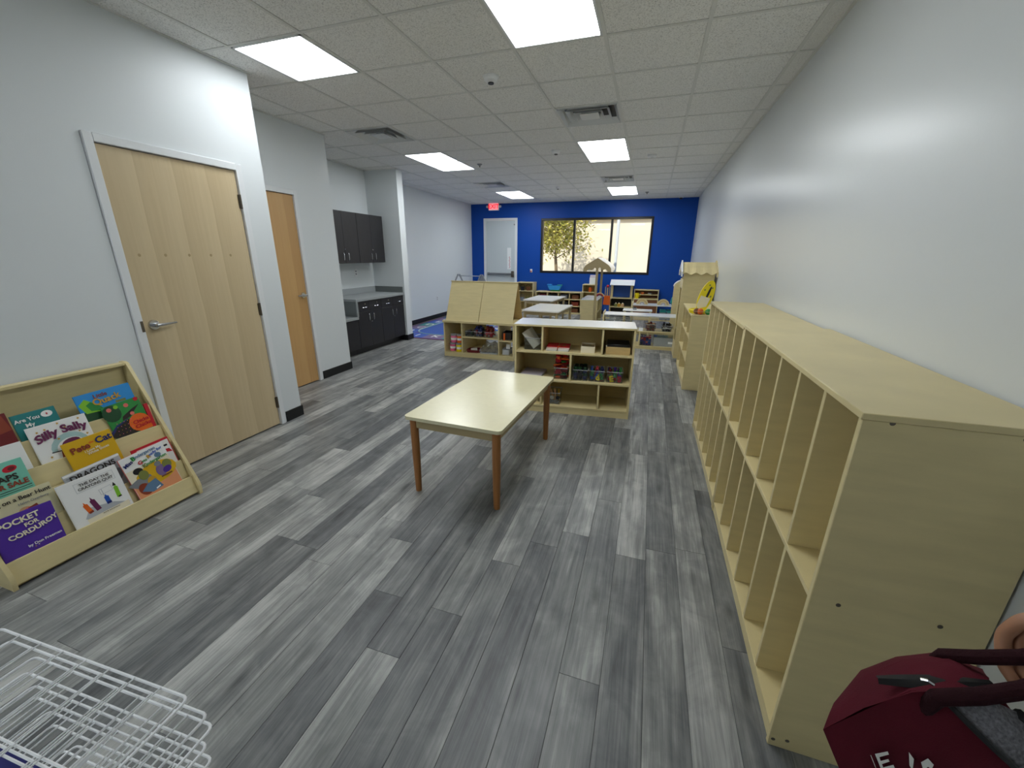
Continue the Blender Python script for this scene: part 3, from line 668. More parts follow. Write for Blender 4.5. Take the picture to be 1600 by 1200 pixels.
book(2, 1.424, .188, .20, 'c_green', 'green picture book with dark spotted trunk and orange corner, second row right', roll=-4, deep=.1,
     pics=[('e', -.06, .15, .09, .1, 'dkgreen', 0), ('l', -.04, .045, .12, .15, 'navyink', 70), ('l', -.03, .04, .11, .16, 'ink', 80), ('l', .025, .125, .13, .03, 'ink', 32), ('e', .045, .05, .11, .11, 'orange', 0), ('r', .06, .03, .07, .07, 'orange', 0),
           ('e', -.065, .175, .024, .024, 'coral', 0), ('e', .02, .172, .024, .024, 'coral', 0), ('e', .03, .115, .022, .022, 'coral', 0), ('e', .078, .19, .024, .024, 'red', 0), ('e', -.03, .18, .022, .022, 'lime', 0)] +
          [('e', -.075+.018*(q % 5)+.004*(q//5), .02+.022*(q//5), .004, .004, 'pink' if q % 2 else 'gold', 0) for q in range(20)],
     title=[('Chicka', .03, .052, .058, 3, 'red', .0008, 0), ('Chicka', .03, .055, .030, 3, 'red', .0008, 0)])
book(2, 1.527, .02, .15, 'c_red', 'sliver of a red book behind the green one at display end', deep=.1)
book(3, .845, .192, .196, 'c_mint', 'mint green picture book with brown capital title at the left frame edge', deep=.1,
     pics=[('e', .045, .158, .05, .033, 'red', 5), ('e', .05, .158, .025, .018, 'dkred', 5), ('r', .02, .055, .14, .0035, 'ink', 0), ('r', .02, .045, .14, .0025, 'ink', 0)],
     title=[('CAPS', .042, .01, .115, 0, 'ink', .0012, 0), ('FOR SALE', .034, .012, .08, 0, 'rust', .0012, 0)])
book(3, 1.202, .214, .193, 'c_bookyellow', 'yellow picture book with dark red and navy title, third row', roll=-2, deep=.1,
     title=[('Pete', .046, -.045, .142, 4, 'rust', .0014, 0), ('the', .016, .008, .157, 8, 'orange', .0004, 0), ('Cat', .05, .062, .155, 4, 'navyink', .0014, 0), ('I Love My', .018, .0, .118, 6, 'cream', .0004, 0), ('White Shoes', .019, .022, .104, 6, 'cream', .0004, 0)])
book(4, .862, .232, .164, 'c_bookcream', 'cream picture book with brown title at the left frame edge, fourth row', deep=.1, roll=0,
     pics=[('e', -.0, .07, .045, .04, 'tan', 0), ('e', .015, .06, .05, .045, 'coral', 0), ('r', .03, .07, .035, .025, 'rust', 15)],
     title=[("We're Going on a Bear Hunt", .027, -.05, .138, 0, 'ink', .0006, 0), ('Helen Oxenbury', .016, .04, .109, 0, 'grey', .0002, 0)])
book(4, 1.163, .25, .17, 'c_pgrey', 'grey picture book with dark capital title behind the white one, fourth row', roll=-4, deep=.1,
     pics=[('l', .085, .07, .09, .08, 'grey', 20), ('r', 0, .163, .25, .012, 'white', 0)], title=[('DRAGONS', .042, -.005, .135, 0, 'ink', .001, 0), ('dragons', .012, -.1, .147, 0, 'grey', 0, 0)])
book(4, 1.442, .2, .166, 'c_red', 'red bordered picture book at the right end, fourth row', roll=-3, deep=.1,
     pics=[('r', .01, .06, .17, .185, 'paper', 0), ('l', .07, .085, .025, .06, 'red', 60), ('r', .068, .118, .026, .012, 'black', 0)])
book(5, .8275, .215, .20, 'c_bookpurple', 'purple picture book with cream handwritten title, front row left', deep=.085, roll=2,
     pics=[('s', .0, .015, .008, .008, 'gold', 0), ('s', .012, .018, .008, .008, 'cream', 0)],
     title=[('A', .02, -.095, .168, 0, 'cream', .0006, 0), ('POCKET', .038, -.018, .162, 3, 'cream', .0012, 0), ('FOR', .026, .018, .132, 6, 'cream', .0008, 0), ('CORDUROY', .032, .02, .100, 10, 'cream', .001, 1.2), ('by Don Freeman', .018, .038, .032, 4, 'white', .0003, 0)])
book(5, 1.106, .254, .248, 'c_white', 'large white picture book with four coloured crayons, front row middle', deep=.085, roll=-1,
     pics=[('r', .02, .2, .17, .052, 'pgrey', 0), ('r', .02, .2, .167, .049, 'white', 0), ('l', .02, .03, .2, .1, 'pgrey', 0), ('r', .02, .012, .19, .03, 'cream', 2), ('r', .045, .135, .055, .032, 'pgrey', 4), ('r', .045, .135, .052, .029, 'white', 4), ('r', .028, .09, .003, .12, 'pgrey', 0),
           ('o', -.055, .085, .02, .07, 'orange', 12), ('o', -.022, .09, .022, .085, 'plum', 10), ('o', .034, .085, .02, .058, 'blue', 2), ('o', .086, .108, .018, .08, 'lime', -2), ('t', .085, .148, .016, .02, 'black', 0), ('r', .036, .063, .02, .012, 'navyink', 0), ('r', .088, .07, .014, .008, 'ink', 0), ('r', -.047, .055, .018, .012, 'rust', 12)],
     title=[('THE DAY THE', .021, .02, .211, 0, 'ink', .0002, 0), ('CRAYONS QUIT', .021, .02, .190, 0, 'ink', .0002, 0), ('words and pictures', .010, .03, .022, 0, 'ink', 0, 0)])
book(5, 1.386, .234, .27, 'c_white', 'white picture book with multicoloured title and orange ground, front row right', deep=.085, roll=-5, spine='c_coral',
     pics=[('r', 0, .06, .23, .25, 'peach', 0), ('r', 0, .135, .23, .10, 'cream', 0), ('e', .02, .11, .22, .13, 'bookyellow', 0), ('r', 0, .23, .23, .08, 'white', 0),
           ('l', -.055, .09, .09, .16, 'grey', 60), ('e', -.06, .165, .05, .04, 'black', -10), ('e', -.07, .05, .06, .08, 'rust', 20), ('e', -.02, .075, .05, .06, 'gold', 0), ('e', -.045, .13, .05, .06, 'olive', 0), ('l', -.03, .05, .08, .11, 'steelblue', 70),
           ('e', .045, .11, .055, .075, 'violetgrey', 0), ('e', .042, .155, .035, .03, 'grey', 0), ('e', .085, .13, .05, .06, 'olive', 0), ('e', .075, .1, .05, .04, 'purple', 20), ('r', .06, .07, .06, .008, 'brown', 0), ('r', -.01, .025, .025, .008, 'white', 15), ('e', .065, .205, .035, .03, 'steelblue', 0)],
     title=[('Miss', .028, -.085, .225, 20, 'navyink', .001, 0), ('B', .034, -.052, .243, 8, 'green', .0016, 0), ('indergarten', .025, .012, .250, 3, 'steelblue', .0006, 0), ('G', .03, -.03, .205, 5, 'red', .0014, 0), ('ets', .024, -.008, .208, 5, 'green', .0005, 0), ('R', .03, .02, .218, 8, 'gold', .0012, 0), ('eady for', .024, .062, .232, 12, 'blue', .0005, 0),
            ('K', .03, -.018, .178, 4, 'olive', .0014, 0), ('indergarten', .025, .048, .184, 4, 'green', .0006, 0)])

# ------------------------------------------------------------------ bins, toys and papers
def bin_(label, w_, d_, h_, root_mx, m='clear_plastic', group=None, rim=None, name='clear_bin', cat='bin', flare=.0):
    b = thing(name, label, cat, group=group, mx=root_mx)
    q = MB(); tw = .0025; f = flare
    pts0 = [(-w_/2, 0), (w_/2, 0), (w_/2, d_), (-w_/2, d_)]; pts1 = [(-w_/2-f, -f), (w_/2+f, -f), (w_/2+f, d_+f), (-w_/2-f, d_+f)]
    for k in range(4):
        a, c, a1, c1 = pts0[k], pts0[(k+1) % 4], pts1[k], pts1[(k+1) % 4]
        q.quad((*a, 0), (*c, 0), (*c1, h_), (*a1, h_))
    q.quad(*[(*p, 0) for p in pts0])
    o = q.build('walls', m, b, False)
    r = MB(); r.tube([(x, y, h_) for x, y in pts1], .0035, 6, True); r.build('rim', rim or 'c_pgrey', b)
    return b
_toy = {}
def toy_mesh(kind, col):
    k = (kind, col)
    if k in _toy: return _toy[k]
    if kind == 'block': me = MB().boxm(.03, .03, .03, T3(0, 0, .015), .003).mesh('toy_block', 'c_'+col)
    elif kind == 'car':
        q = MB().boxm(.07, .034, .016, T3(0, 0, .016), .005).boxm(.036, .03, .014, T3(-.004, 0, .03), .006)
        for a in (-.022, .022):
            for s in (-1, 1): q.cyl((a, s*.013, .009), (a, s*.018, .009), .009, n=10)
        me = q.mesh('toy_car', 'c_'+col)
    elif kind == 'ball': me = MB().sph((0, 0, .02), .02).mesh('toy_ball', 'c_'+col)
    elif kind == 'ring': me = MB().tube([(.022*math.cos(a*PI/6), .022*math.sin(a*PI/6), .007) for a in range(12)], .007, 6, True).mesh('toy_ring', 'c_'+col)
    elif kind == 'stick': me = MB().box(-.05, .05, -.008, .008, 0, .012, .003).mesh('toy_stick', 'c_'+col)
    else: me = text_mesh(kind, .055, .008, 'c_'+col, .002)
    _toy[k] = me; return me
NM = {'block': 'toy_block', 'car': 'toy_car', 'ball': 'toy_ball', 'ring': 'toy_ring', 'stick': 'toy_stick'}
CN = dict(navyink='navy', dkgreen='dark green', dkred='dark red', ink='dark brown', pgrey='light grey', rust='red-brown')
def fill(bmx, w_, d_, h_, kinds, cols, n, label, group, y0=.02, big=1.0):
    nx = max(2, int(w_/.042)); ny = max(2, int((d_-.02)/.05)); k = 0; z = .006
    while k < n:
        for b in range(ny):
            for a in range(nx):
                if k >= n: break
                kd = random.choice(kinds); c = random.choice(cols)
                x = -w_/2+w_*(a+.5)/nx+random.uniform(-.006, .006); y = y0+(d_-2*y0)*(b+.5)/ny+random.uniform(-.006, .006)
                up = RX(R(random.uniform(50, 85))) if kd not in NM else RX(R(random.uniform(-12, 12)))
                zz = z+(.022 if kd not in NM else 0)
                o = link(NM.get(kd, 'toy_letter'), toy_mesh(kd, c), None, bmx @ T3(x, y, zz) @ RZ(random.uniform(-.9, .9)) @ up @ Matrix.Scale(big, 4))
                tag(o, 'small %s %s in %s' % (CN.get(c, c), NM.get(kd, 'toy_letter %s' % kd).replace('toy_', 'toy '), label), 'toy', group); k += 1
        z += .031*big
def in_unit(u, x, y, z, rz=0): return T3(*u.location) @ RZ(u.rotation_euler.z) @ T3(x, y, z) @ RZ(rz)

LET = ['d', 'E', 'S', 'A', '8', 'b', 'H', '3', 'R']
# middle storage shelf contents
b = in_unit(s2, .165, .06, .6255); bin_('clear bin with papers leaning in it, top left of the storage shelf', .155, .22, .115, b)
for k, (x, yy, a, lab) in enumerate(((.012, .012, 38, 'front white folder leaning out of the clear bin on the storage shelf'), (.02, .10, 33, 'rear white folder leaning in the clear bin on the storage shelf'))):
    t = thing('paper_folder', lab, 'folder', mx=b @ T3(x, yy, .008) @ RY(R(-a)) @ RZ(R(-42)))
    MB().box(-.005, -.0015, 0, .085, 0, .19, .0008).box(.0015, .005, 0, .085, 0, .19, .0008).build('cover', 'c_paper', t); MB().box(-.0015, .0015, .004, .081, .002, .185).build('sheets', 'white_lam', t)
for sx, lab in ((.352, 'left'), (.468, 'right')):
    for k in range(3):
        col = 'c_red' if k == 2 else ('c_paper' if k % 2 else 'c_pgrey')
        t = thing('booklet', ('red topped booklet on the %s pile of the storage shelf top tier' if k == 2 else 'pale booklet in the %s pile under a red one on the storage shelf') % lab, 'booklet', mx=in_unit(s2, sx+.004*k, .055, .6255+.0135*k, R(-3+2*k)), group='booklets piled on the storage shelf')
        MB().box(-.054, .054, 0, .2, .0105, .013, .0005).build('cover', col, t); MB().box(-.053, .053, .002, .198, .002, .0105).build('pages', 'c_paper', t); MB().box(-.054, .054, 0, .2, 0, .002, .0005).build('cover', col, t)
t = thing('open_box', 'small white open box of cards, top tier of the storage shelf', 'box', mx=in_unit(s2, .705, .05, .6255))
MB().box(-.066, .066, 0, .006, 0, .062, .001).box(-.066, .066, .19, .196, 0, .062, .001).box(-.066, -.06, .006, .19, 0, .062, .001).box(.06, .066, .006, .19, 0, .062, .001).build('walls', 'c_cream', t); MB().box(-.06, .06, .006, .19, 0, .045).build('cards', 'apron_wood', t)
t = thing('wooden_tray', 'wooden tray with black lid, top right compartment of the storage shelf', 'tray', mx=in_unit(s2, .985, .05, .6255))
MB().box(-.112, .112, 0, .25, 0, .07, .003).build('tray', 'tan_wood', t); MB().box(-.112, -.104, 0, .25, .07, .082, .002).build('side', 'c_cream', t); MB().box(-.1, .108, .01, .245, .07, .095, .004).build('lid', 'black_plastic', t)
t = thing('paper_stack', 'flat stack of lilac paper, middle tier left of the storage shelf', 'paper', mx=in_unit(s2, .155, .03, .3455, R(-4)))
MB().box(-.11, .11, 0, .28, 0, .02, .001).build('sheets', 'c_pgrey', t); MB().box(-.11, .11, 0, .28, .02, .026, .001).build('top_sheet', 'c_lilac', t)
b = in_unit(s2, .455, .05, .3455); bin_('clear bin heaped with red toys, middle tier of the storage shelf', .13, .2, .11, b)
fill(b, .11, .2, .1, ['stick', 'block', 'ring', 'car'], ['red', 'red', 'dkred', 'red', 'green', 'orange'], 60, 'the red heap of the middle tier bin', 'red toys in the heaped bin')
for k, (x, lab, cols, n, kd) in enumerate(((.645, 'clear bin of dark blue and green bricks, left of three in the middle tier', ['navyink', 'black', 'navyink', 'dkgreen'], 36, ['block']), (.805, 'clear bin of coloured letters, centre of three in the middle tier', ['red', 'green', 'purple', 'blue', 'navyink'], 30, LET), (.975, 'clear bin of coloured letters at the right end of the middle tier', ['red', 'green', 'blue', 'purple', 'dkred'], 30, LET))):
    b = in_unit(s2, x, .05, .3455); bin_(lab, .15, .2, .105, b, group='clear bins on the storage shelf')
    fill(b, .14, .2, .1, kd, cols, n, ['the brick bin, left of three', 'the centre letter bin', 'the right end letter bin'][k], ['bricks in the left bin', 'letters in the centre bin', 'letters in the right bin'][k])
for ch, x, col, lab in (('d', .815, 'yellow', 'big yellow letter d against the front of the centre letter bin'), ('E', .945, 'yellow', 'big yellow letter at the front of the right letter bin'), ('S', 1.02, 'red', 'red letter at the front of the right letter bin')):
    o = link('toy_letter', text_mesh(ch, .075, .006, 'c_'+col, .004), None, in_unit(s2, x, .062, .383 if ch == 'd' else .378) @ RX(R(82)) @ RZ(R(10))); tag(o, lab, 'toy')
b = in_unit(s2, .40, .05, .0785); bin_('clear bin holding wooden sticks and silver bits, bottom tier of the storage shelf', .12, .2, .115, b)
fill(b, .11, .2, .05, ['block', 'ring'], ['pgrey', 'grey', 'white', 'black'], 8, 'the clear bin of the bottom tier', 'grey pieces in the bottom tier bin')
for k in range(3): tag(link('toy_stick', toy_mesh('stick', 'tan' if k < 2 else 'gold'), None, b @ T3(-.03+.03*k, .08, .06) @ RY(R(70+10*k)) @ Matrix.Scale(1.5, 4)), 'wooden stick standing in the clear bin on the bottom tier', 'stick', 'wooden sticks in the bottom tier bin')
t = thing('wooden_stand', 'small pale wooden rack left on the bottom tier, behind the table leg', 'rack', mx=in_unit(s2, .20, .04, .0785))
MB().box(-.06, .06, 0, .16, 0, .012, .002).build('base', 'maple', t)
for x in (-.04, .0, .04): MB().boxm(.008, .15, .10, T3(x, .08, .06) @ RY(R(10)), .002).build('slat', 'maple', t)

# easel shelf contents
jars = [(.10, .10, 'c_pink', 'pink lower jar', 0), (.215, .08, 'c_yellow', 'yellow jar', 0), (.10, .22, 'c_rust', 'brown lower jar', 0), (.12, .10, 'c_pink', 'tall pink jar', 1), (.225, .10, 'c_orange', 'orange jar', 1), (.20, .26, 'c_white', 'white rear jar', 0)]
for x, y, m, lab, lv in jars:
    t = thing('toy_jar', lab + (' stacked on another' if lv else ' on the bottom board') + ' in the left bay of the easel shelf', 'jar', mx=in_unit(s1, x, y, .0705+.135*lv), group='jars in the easel shelf')
    MB().lathe([(.042, 0), (.046, .006), (.046, .1), (.04, .108)], n=18).build('contents', m, t); MB().lathe([(.048, .108), (.048, .132), (.044, .134)], n=18).build('lid', 'cloudy_plastic' if m != 'c_white' else 'white_plastic', t); MB().lathe([(.0465, .04), (.0466, .075)], n=18).build('label_band', 'c_white', t)
for k, (x, cols, lab) in enumerate(((.40, ['black', 'navyink', 'dkgreen'], 'clear bin of dark toy cars, left on the upper board of the easel shelf'), (.545, ['navyink', 'black', 'dkred'], 'clear bin of blue toy cars, middle of the upper board of the easel shelf'), (.71, ['red', 'dkred', 'rust'], 'clear bin of red toy cars, right on the upper board of the easel shelf'))):
    b = in_unit(s1, x, .05, .3225); bin_(lab, .125, .2, .075, b, group='bins on the easel shelf')
    fill(b, .12, .2, .08, ['car', 'block'], cols, [12, 26, 28][k], ['the dark car bin of the easel shelf', 'the blue car bin of the easel shelf', 'the red car bin of the easel shelf'][k], ['dark toy cars', 'blue toy cars', 'red toy cars'][k])
t = thing('serving_tray', 'maroon tray with white paper on the lower board of the easel shelf', 'tray', mx=in_unit(s1, .46, .05, .0705, R(5)))
MB().prism(rrect(.22, .2, .05), 0, .012, lambda u, v, q: (u, v+.1, q)).build('base', 'c_dkred', t); MB().tube([(u, v+.1, .03) for u, v in rrect(.22, .2, .05)], .011, 8, True).tube([(u, v+.1, .015) for u, v in rrect(.21, .19, .05)], .009, 8, True).build('rim', 'c_dkred', t)
MB().boxm(.1, .12, .002, T3(-.01, .09, .03) @ RX(R(12)) @ RZ(.3)).build('sheet', 'c_paper', t)
t = thing('plastic_pouch', 'clear plastic pouch lying on the lower board of the easel shelf', 'pouch', mx=in_unit(s1, .715, .03, .0705))
rows = [[(-.15+.3*i/10, .34*j/8, .03+.03*math.sin(i*1.3+j)*math.sin(j*1.1)+.09*(j/8)) for i in range(11)] for j in range(9)]
MB().grid(rows).build('film', 'cloudy_plastic', t); MB().box(-.14, .14, .01, .3, 0, .016, .002).build('sheets', 'c_pgrey', t)
t = thing('craft_box', 'dark open box with orange tube, right bay of the easel shelf', 'box', mx=in_unit(s1, 1.0, .06, .3025))
MB().box(-.07, .07, 0, .2, 0, .006).box(-.07, .07, 0, .004, 0, .11, .001).box(-.07, -.066, 0, .2, 0, .11, .001).box(.066, .07, 0, .2, 0, .11, .001).box(-.07, .07, .196, .2, 0, .11, .001).build('walls', 'c_ink', t)
MB().cyl((-.03, -.016, .001), (-.03, -.016, .1), .014).build('tube', 'c_orange', t); MB().boxm(.012, .1, .004, T3(-.045, .06, .135) @ RY(R(-40)) @ RX(R(10))).build('brush', 'c_cream', t)
t = thing('small_tub', 'grey tub with a white card, lower right bay of the easel shelf', 'tub', mx=in_unit(s1, .985, .06, .0705))
MB().box(-.055, .055, 0, .16, 0, .08, .006).build('tub', 'c_pgrey', t); MB().box(-.058, .058, -.003, .163, .08, .092, .003).build('lid', 'c_grey', t); MB().boxm(.06, .003, .07, T3(.03, .03, .128) @ RX(R(-8))).build('card', 'white_lam', t)

# ------------------------------------------------------------------ open shelf on the right, behind the storage shelf
def open_unit(name, label, loc, rz, W, D, HH, mid):
    u = thing(name, label, 'shelf', loc, rz)
    for x in (0, W-.02): MB().box(x, x+.02, 0, D, 0, HH+.035, .006).build('side_panel', 'maple', u)
    MB().box(.02, W-.02, .0, D, HH-.018, HH, .002).build('top_panel', 'white_lam', u)
    for z in mid: MB().box(.02, W-.02, 0, D, z-.018, z, .002).build('shelf', 'maple', u)
    MB().box(.02, W-.02, .006, .024, 0, mid[0]-.018).build('base_rail', 'maple', u)
    return u
s5 = open_unit('open_shelf', 'low open backless shelf with toy bins beside the tall hutch', (-.69, 7.07, 0), R(1.5), 1.235, .36, .565, [.055, .305])
MB().box(.62, .64, 0, .36, .055, .287, .002).build('divider', 'maple', s5)
for k, x in enumerate((.11, .275, .44)):
    b = in_unit(s5, x, .08, .3055); bin_('white rimmed clear bin on the open shelf, ' + ['leftmost', 'middle', 'rightmost'][k] + ' of the row of three', .14, .22, .165, b, rim='white_plastic', group='white rimmed bins on the open shelf')
    fill(b, .13, .22, .1, ['block', 'stick'], [['grey', 'brown', 'black'], ['grey', 'pgrey'], ['black', 'ink']][k], 36, 'the %s white rimmed bin' % ['left', 'middle', 'right'][k], 'pieces in white rimmed bin ' + ['left', 'middle', 'right'][k])
b = in_unit(s5, .80, .05, .3055); bin_('clear flared bin of brown toys on the open shelf', .13, .2, .11, b, rim='white_plastic', flare=.015)
fill(b, .13, .2, .1, ['block', 'ball', 'stick'], ['brown', 'tan', 'dkred', 'rust', 'ink'], 36, 'the flared brown toy bin', 'brown toys in the flared bin')
t = thing('name_card', 'small white label card at the front edge of the open shelf', 'card', mx=in_unit(s5, .64, .005, .3055)); MB().boxm(.07, .003, .055, T3(0, .012, .028) @ RX(R(-14))).build('card', 'white_lam', t); MB().box(-.03, .03, .006, .03, 0, .003).build('foot', 'white_lam', t)
b = in_unit(s5, 1.05, .05, .3055); bin_('clear flared bin of black and white toys, right end of the open shelf', .13, .2, .10, b, flare=.03)
fill(b, .13, .2, .1, ['ball', 'ring', 'block'], ['black', 'black', 'ink', 'white'], 34, 'the flared black toy bin at the right end', 'black toys in the flared bin')
b = in_unit(s5, .74, .05, .0555); bin_('clear bin of purple and red toys, lower board of the open shelf', .18, .2, .16, b, rim='white_plastic')
fill(b, .17, .2, .14, ['block', 'ring', 'ball'], ['purple', 'navyink', 'purple', 'red', 'blue', 'coral'], 56, 'the lower purple toy bin of the open shelf', 'purple toys in the lower bin')
t = thing('storage_tub', 'large clear empty tub on the lower board of the open shelf', 'tub', mx=in_unit(s5, 1.035, .04, .0555))
MB().box(-.17, .17, 0, .003, 0, .15).box(-.17, .17, .247, .25, 0, .15).box(-.17, -.167, 0, .25, 0, .15).box(.167, .17, 0, .25, 0, .15).box(-.17, .17, 0, .25, 0, .003).build('walls', 'cloudy_plastic', t, False)
MB().box(.06, .17, -.004, -.001, .05, .085).build('label_plate', 'white_lam', t); MB().box(-.172, .172, -.003, .253, .15, .16, .002).build('lid', 'clear_plastic', t)

# rainbow shelf, small white table, rearmost play furniture
rb = open_unit('rainbow_shelf', 'low maple shelf with two wooden rainbows on top', (-.28, 8.5, 0), 0, .84, .36, .585, [.06, .30])
for k, x in enumerate((.62, .75)):
    t = thing('teal_drawer_bin', 'teal edged bin hanging in the rainbow shelf, ' + ('left' if k == 0 else 'right') + ' of two', 'bin', mx=in_unit(rb, x-.02, .01, .3005))
    MB().box(-.055, .055, 0, .28, 0, .15, .003).build('walls', 'cloudy_plastic', t); MB().box(-.057, .057, -.003, .283, .15, .19, .004).build('rim', 'c_teal', t)
for k, x in enumerate((.19, .59)):
    t = thing('wooden_rainbow', 'natural wooden rainbow toy, ' + ('left' if k == 0 else 'right') + ' of the two on the rainbow shelf', 'toy', mx=in_unit(rb, x, .10, .5855), group='wooden rainbows')
    for i, (r0, m) in enumerate(((.115, 'maple'), (.092, 'tan_wood'), (.069, 'maple'), (.046, 'c_lilac'))):
        poly = [(math.cos(PI*q/16)*r0, math.sin(PI*q/16)*r0) for q in range(17)] + [(math.cos(PI*q/16)*(r0-.02), math.sin(PI*q/16)*(r0-.02)) for q in range(16, -1, -1)]
        MB().prism(poly, 0, .04, lambda u, v, q: (u, q, v)).build('arch', m, t)
t = thing('white_play_table', 'small white topped play table behind the open shelf', 'table', (-.15, 7.95, 0))
MB().box(-.26, .26, -.14, .14, .535, .555, .006).build('tabletop', 'white_lam', t)
for a in (-1, 1):
    for c in (-1, 1): MB().cyl((a*.23, c*.11, 0), (a*.23, c*.11, .535), .018).build('leg', 'maple', t)
t = thing('toy_phone', 'small dark grey toy on the white play table', 'toy', (-.20, 7.93, .555)); MB().boxm(.07, .05, .03, T3(0, 0, .015), .008).build('body', 'grey_plastic', t); MB().boxm(.05, .03, .02, T3(0, 0, .04), .006).build('handset', 'c_black', t)
pw = thing('play_window', 'maple play stand with white roof and blue opening by the blue wall', 'play stand', (-.92, 10.86, 0))
for x in (0, .545): MB().box(x, x+.018, 0, .34, 0, .475, .002).build('side_panel', 'maple', pw); MB().box(x-.0 if x else 0, x+.06 if not x else x+.018, .1, .13, .475, .81, .002).build('post', 'maple', pw)
MB().box(.49, .563, .1, .13, .475, .81, .002).build('post', 'maple', pw)
for z in (.475, .25, .06): MB().box(-.005 if z > .4 else .018, .568 if z > .4 else .545, 0, .34, z-.018, z, .002).build('shelf', 'maple', pw)
MB().boxm(.60, .26, .015, T3(.28, .10, .855) @ RX(R(28)), .003).build('roof', 'white_lam', pw)
MB().box(.06, .49, .125, .13, .49, .80).build('opening_backing', 'opening_blue', pw)  # added sheet coloured as the blue wall seen through, painted darker
MB().box(.018, .545, .33, .336, .05, .46).build('back_panel', 'c_ink', pw)
for k, (x, c) in enumerate(((.16, 'olive'), (.24, 'gold'), (.33, 'tan'))):
    t = thing('toy_food_box', 'small %s toy box on the play stand shelf' % ['olive', 'gold', 'tan'][k], 'toy', (-.92+x, 10.9, .25)); MB().boxm(.075, .06, .08, T3(0, 0, .04), .006).build('box', 'c_'+c, t); MB().sph((0, 0, .085), .02).build('lid', 'c_cream', t)
ht = thing('play_hutch', 'low maple hutch with yellow cup against the blue wall', 'play hutch', (-.335, 10.85, 0))
for x in (0, .58): MB().box(x, x+.018, .12, .36, .475, .69, .002).build('side_panel', 'maple', ht); MB().box(x, x+.018, 0, .36, 0, .457, .002).build('side_panel', 'maple', ht)
MB().box(-.004, .602, .12, .36, .672, .692, .002).build('top_panel', 'maple', ht); MB().box(.018, .58, .12, .36, .56, .575, .002).build('shelf', 'maple', ht); MB().box(-.004, .602, -.004, .36, .457, .477, .002).build('counter', 'maple', ht)
MB().box(.018, .58, .35, .356, .02, .67).build('back_panel', 'c_brown', ht)
for x in (.02, .30): MB().box(x, x+.277, .0, .014, .03, .45, .002).build('cupboard_door', 'c_brown', ht)
t = thing('yellow_cup', 'yellow toy cup on the play hutch', 'cup', (-.255, 10.91, .477)); MB().lathe([(.035, 0), (.04, .005), (.05, .13), (.047, .13), (.037, .01)], n=18).build('cup', 'c_yellow', t); MB().tube([(.045, 0, .1), (.075, 0, .09), (.07, 0, .05), (.042, 0, .04)], .006, 6).build('handle', 'c_yellow', t)
t = thing('orange_bowl', 'orange toy bowl on the upper board of the play hutch', 'bowl', (-.13, 11.05, .575)); MB().lathe([(.02, 0), (.035, .01), (.055, .045), (.052, .045), (.03, .014)], n=18).build('bowl', 'c_orange', t); MB().sph((0, 0, .045), .03, (1.2, 1.2, .5)).build('food', 'c_peach', t)
t = thing('toy_pan', 'grey toy pan on the upper board of the play hutch', 'pan', (.05, 11.05, .575)); MB().lathe([(.045, 0), (.05, .035), (.047, .035), (.042, .004)], n=18).build('pan', 'grey_plastic', t); MB().box(.045, .12, -.008, .008, .02, .03, .003).build('handle', 'c_black', t)
# shelves along the blue wall
lw = unit('low_shelf', 'long low shelf of small compartments along the blue wall, blue toy on top', 'shelf', (-2.9, 10.86, 0), 0, 1.24, .37, .575, [.04, .215, .395], [(lv, .018+.301*j) for lv in (0, 1, 2) for j in (1, 2, 3)])
for k, (x, lv, c) in enumerate(((.12, 2, 'dkred'), (.45, 2, 'ink'), (.8, 2, 'grey'), (1.08, 2, 'brown'), (.78, 1, 'black'), (1.06, 1, 'rust'), (1.08, 0, 'brown'), (.45, 1, 'tan'))):
    t = thing('storage_basket', '%s storage basket in the low shelf, %s compartment of the %s row' % (CN.get(c, c), ['first', 'second', 'third', 'fourth'][int((x-.02)/.3)], ['bottom', 'middle', 'top'][lv]), 'basket', mx=in_unit(lw, .018+.301*(int((x-.02)/.3)+.5), .06, [.0405, .2155, .3955][lv]), group='baskets in the low shelf')
    MB().box(-.09, .09, 0, .2, 0, .1, .006).build('basket', 'c_'+c, t); MB().tube([(-.09, 0, .1), (.09, 0, .1), (.09, .2, .1), (-.09, .2, .1)], .006, 6, True).build('rim', 'c_'+c, t)
t = thing('blue_toy_boat', 'bright blue toy basket with green base on the low shelf', 'toy', (-2.42, 10.98, .575))
MB().prism([(-.13, .04), (.13, .04), (.19, .15), (-.19, .15)], 0, .16, lambda u, v, q: (u, q, v)).build('hull', 'c_sky', t); MB().box(-.1, .14, .02, .14, 0, .04, .01).build('base', 'c_green', t); MB().box(-.21, -.08, .02, .14, .15, .185, .008).build('deck', 'c_sky', t); MB().box(.06, .2, .02, .14, .15, .175, .008).build('rack', 'c_teal', t)
tl = unit('tall_shelf', 'tall maple shelf with dark toys against blue wall, behind the easel boards', 'shelf', (-3.44, 10.86, 0), 0, .46, .37, .80, [.05, .3, .58], [], back=True)
for k, (x, z, c) in enumerate(((.15, .58, 'black'), (.31, .58, 'brown'), (.14, .3, 'grey'), (.3, .3, 'olive'))):
    t = thing('toy_basket', ['black toy basket on the top board of the tall shelf', 'brown toy basket on the top board of the tall shelf', 'grey toy basket lower in the tall shelf', 'olive toy basket lower in the tall shelf'][k], 'basket', mx=in_unit(tl, x, .05, z+.0005)); MB().lathe([(.05, 0), (.065, .1), (.06, .1), (.045, .006)], n=16).build('basket', 'c_'+c, t); MB().tube([(-.06, 0, .1), (-.04, 0, .15), (0, 0, .165), (.04, 0, .15), (.06, 0, .1)], .005, 6).build('handle', 'c_'+c, t)
cs = unit('corner_shelf', 'narrow maple shelf with white carton on top behind the market stand', 'shelf', (-1.64, 10.86, 0), 0, .34, .37, .79, [.05, .4, .6], [])
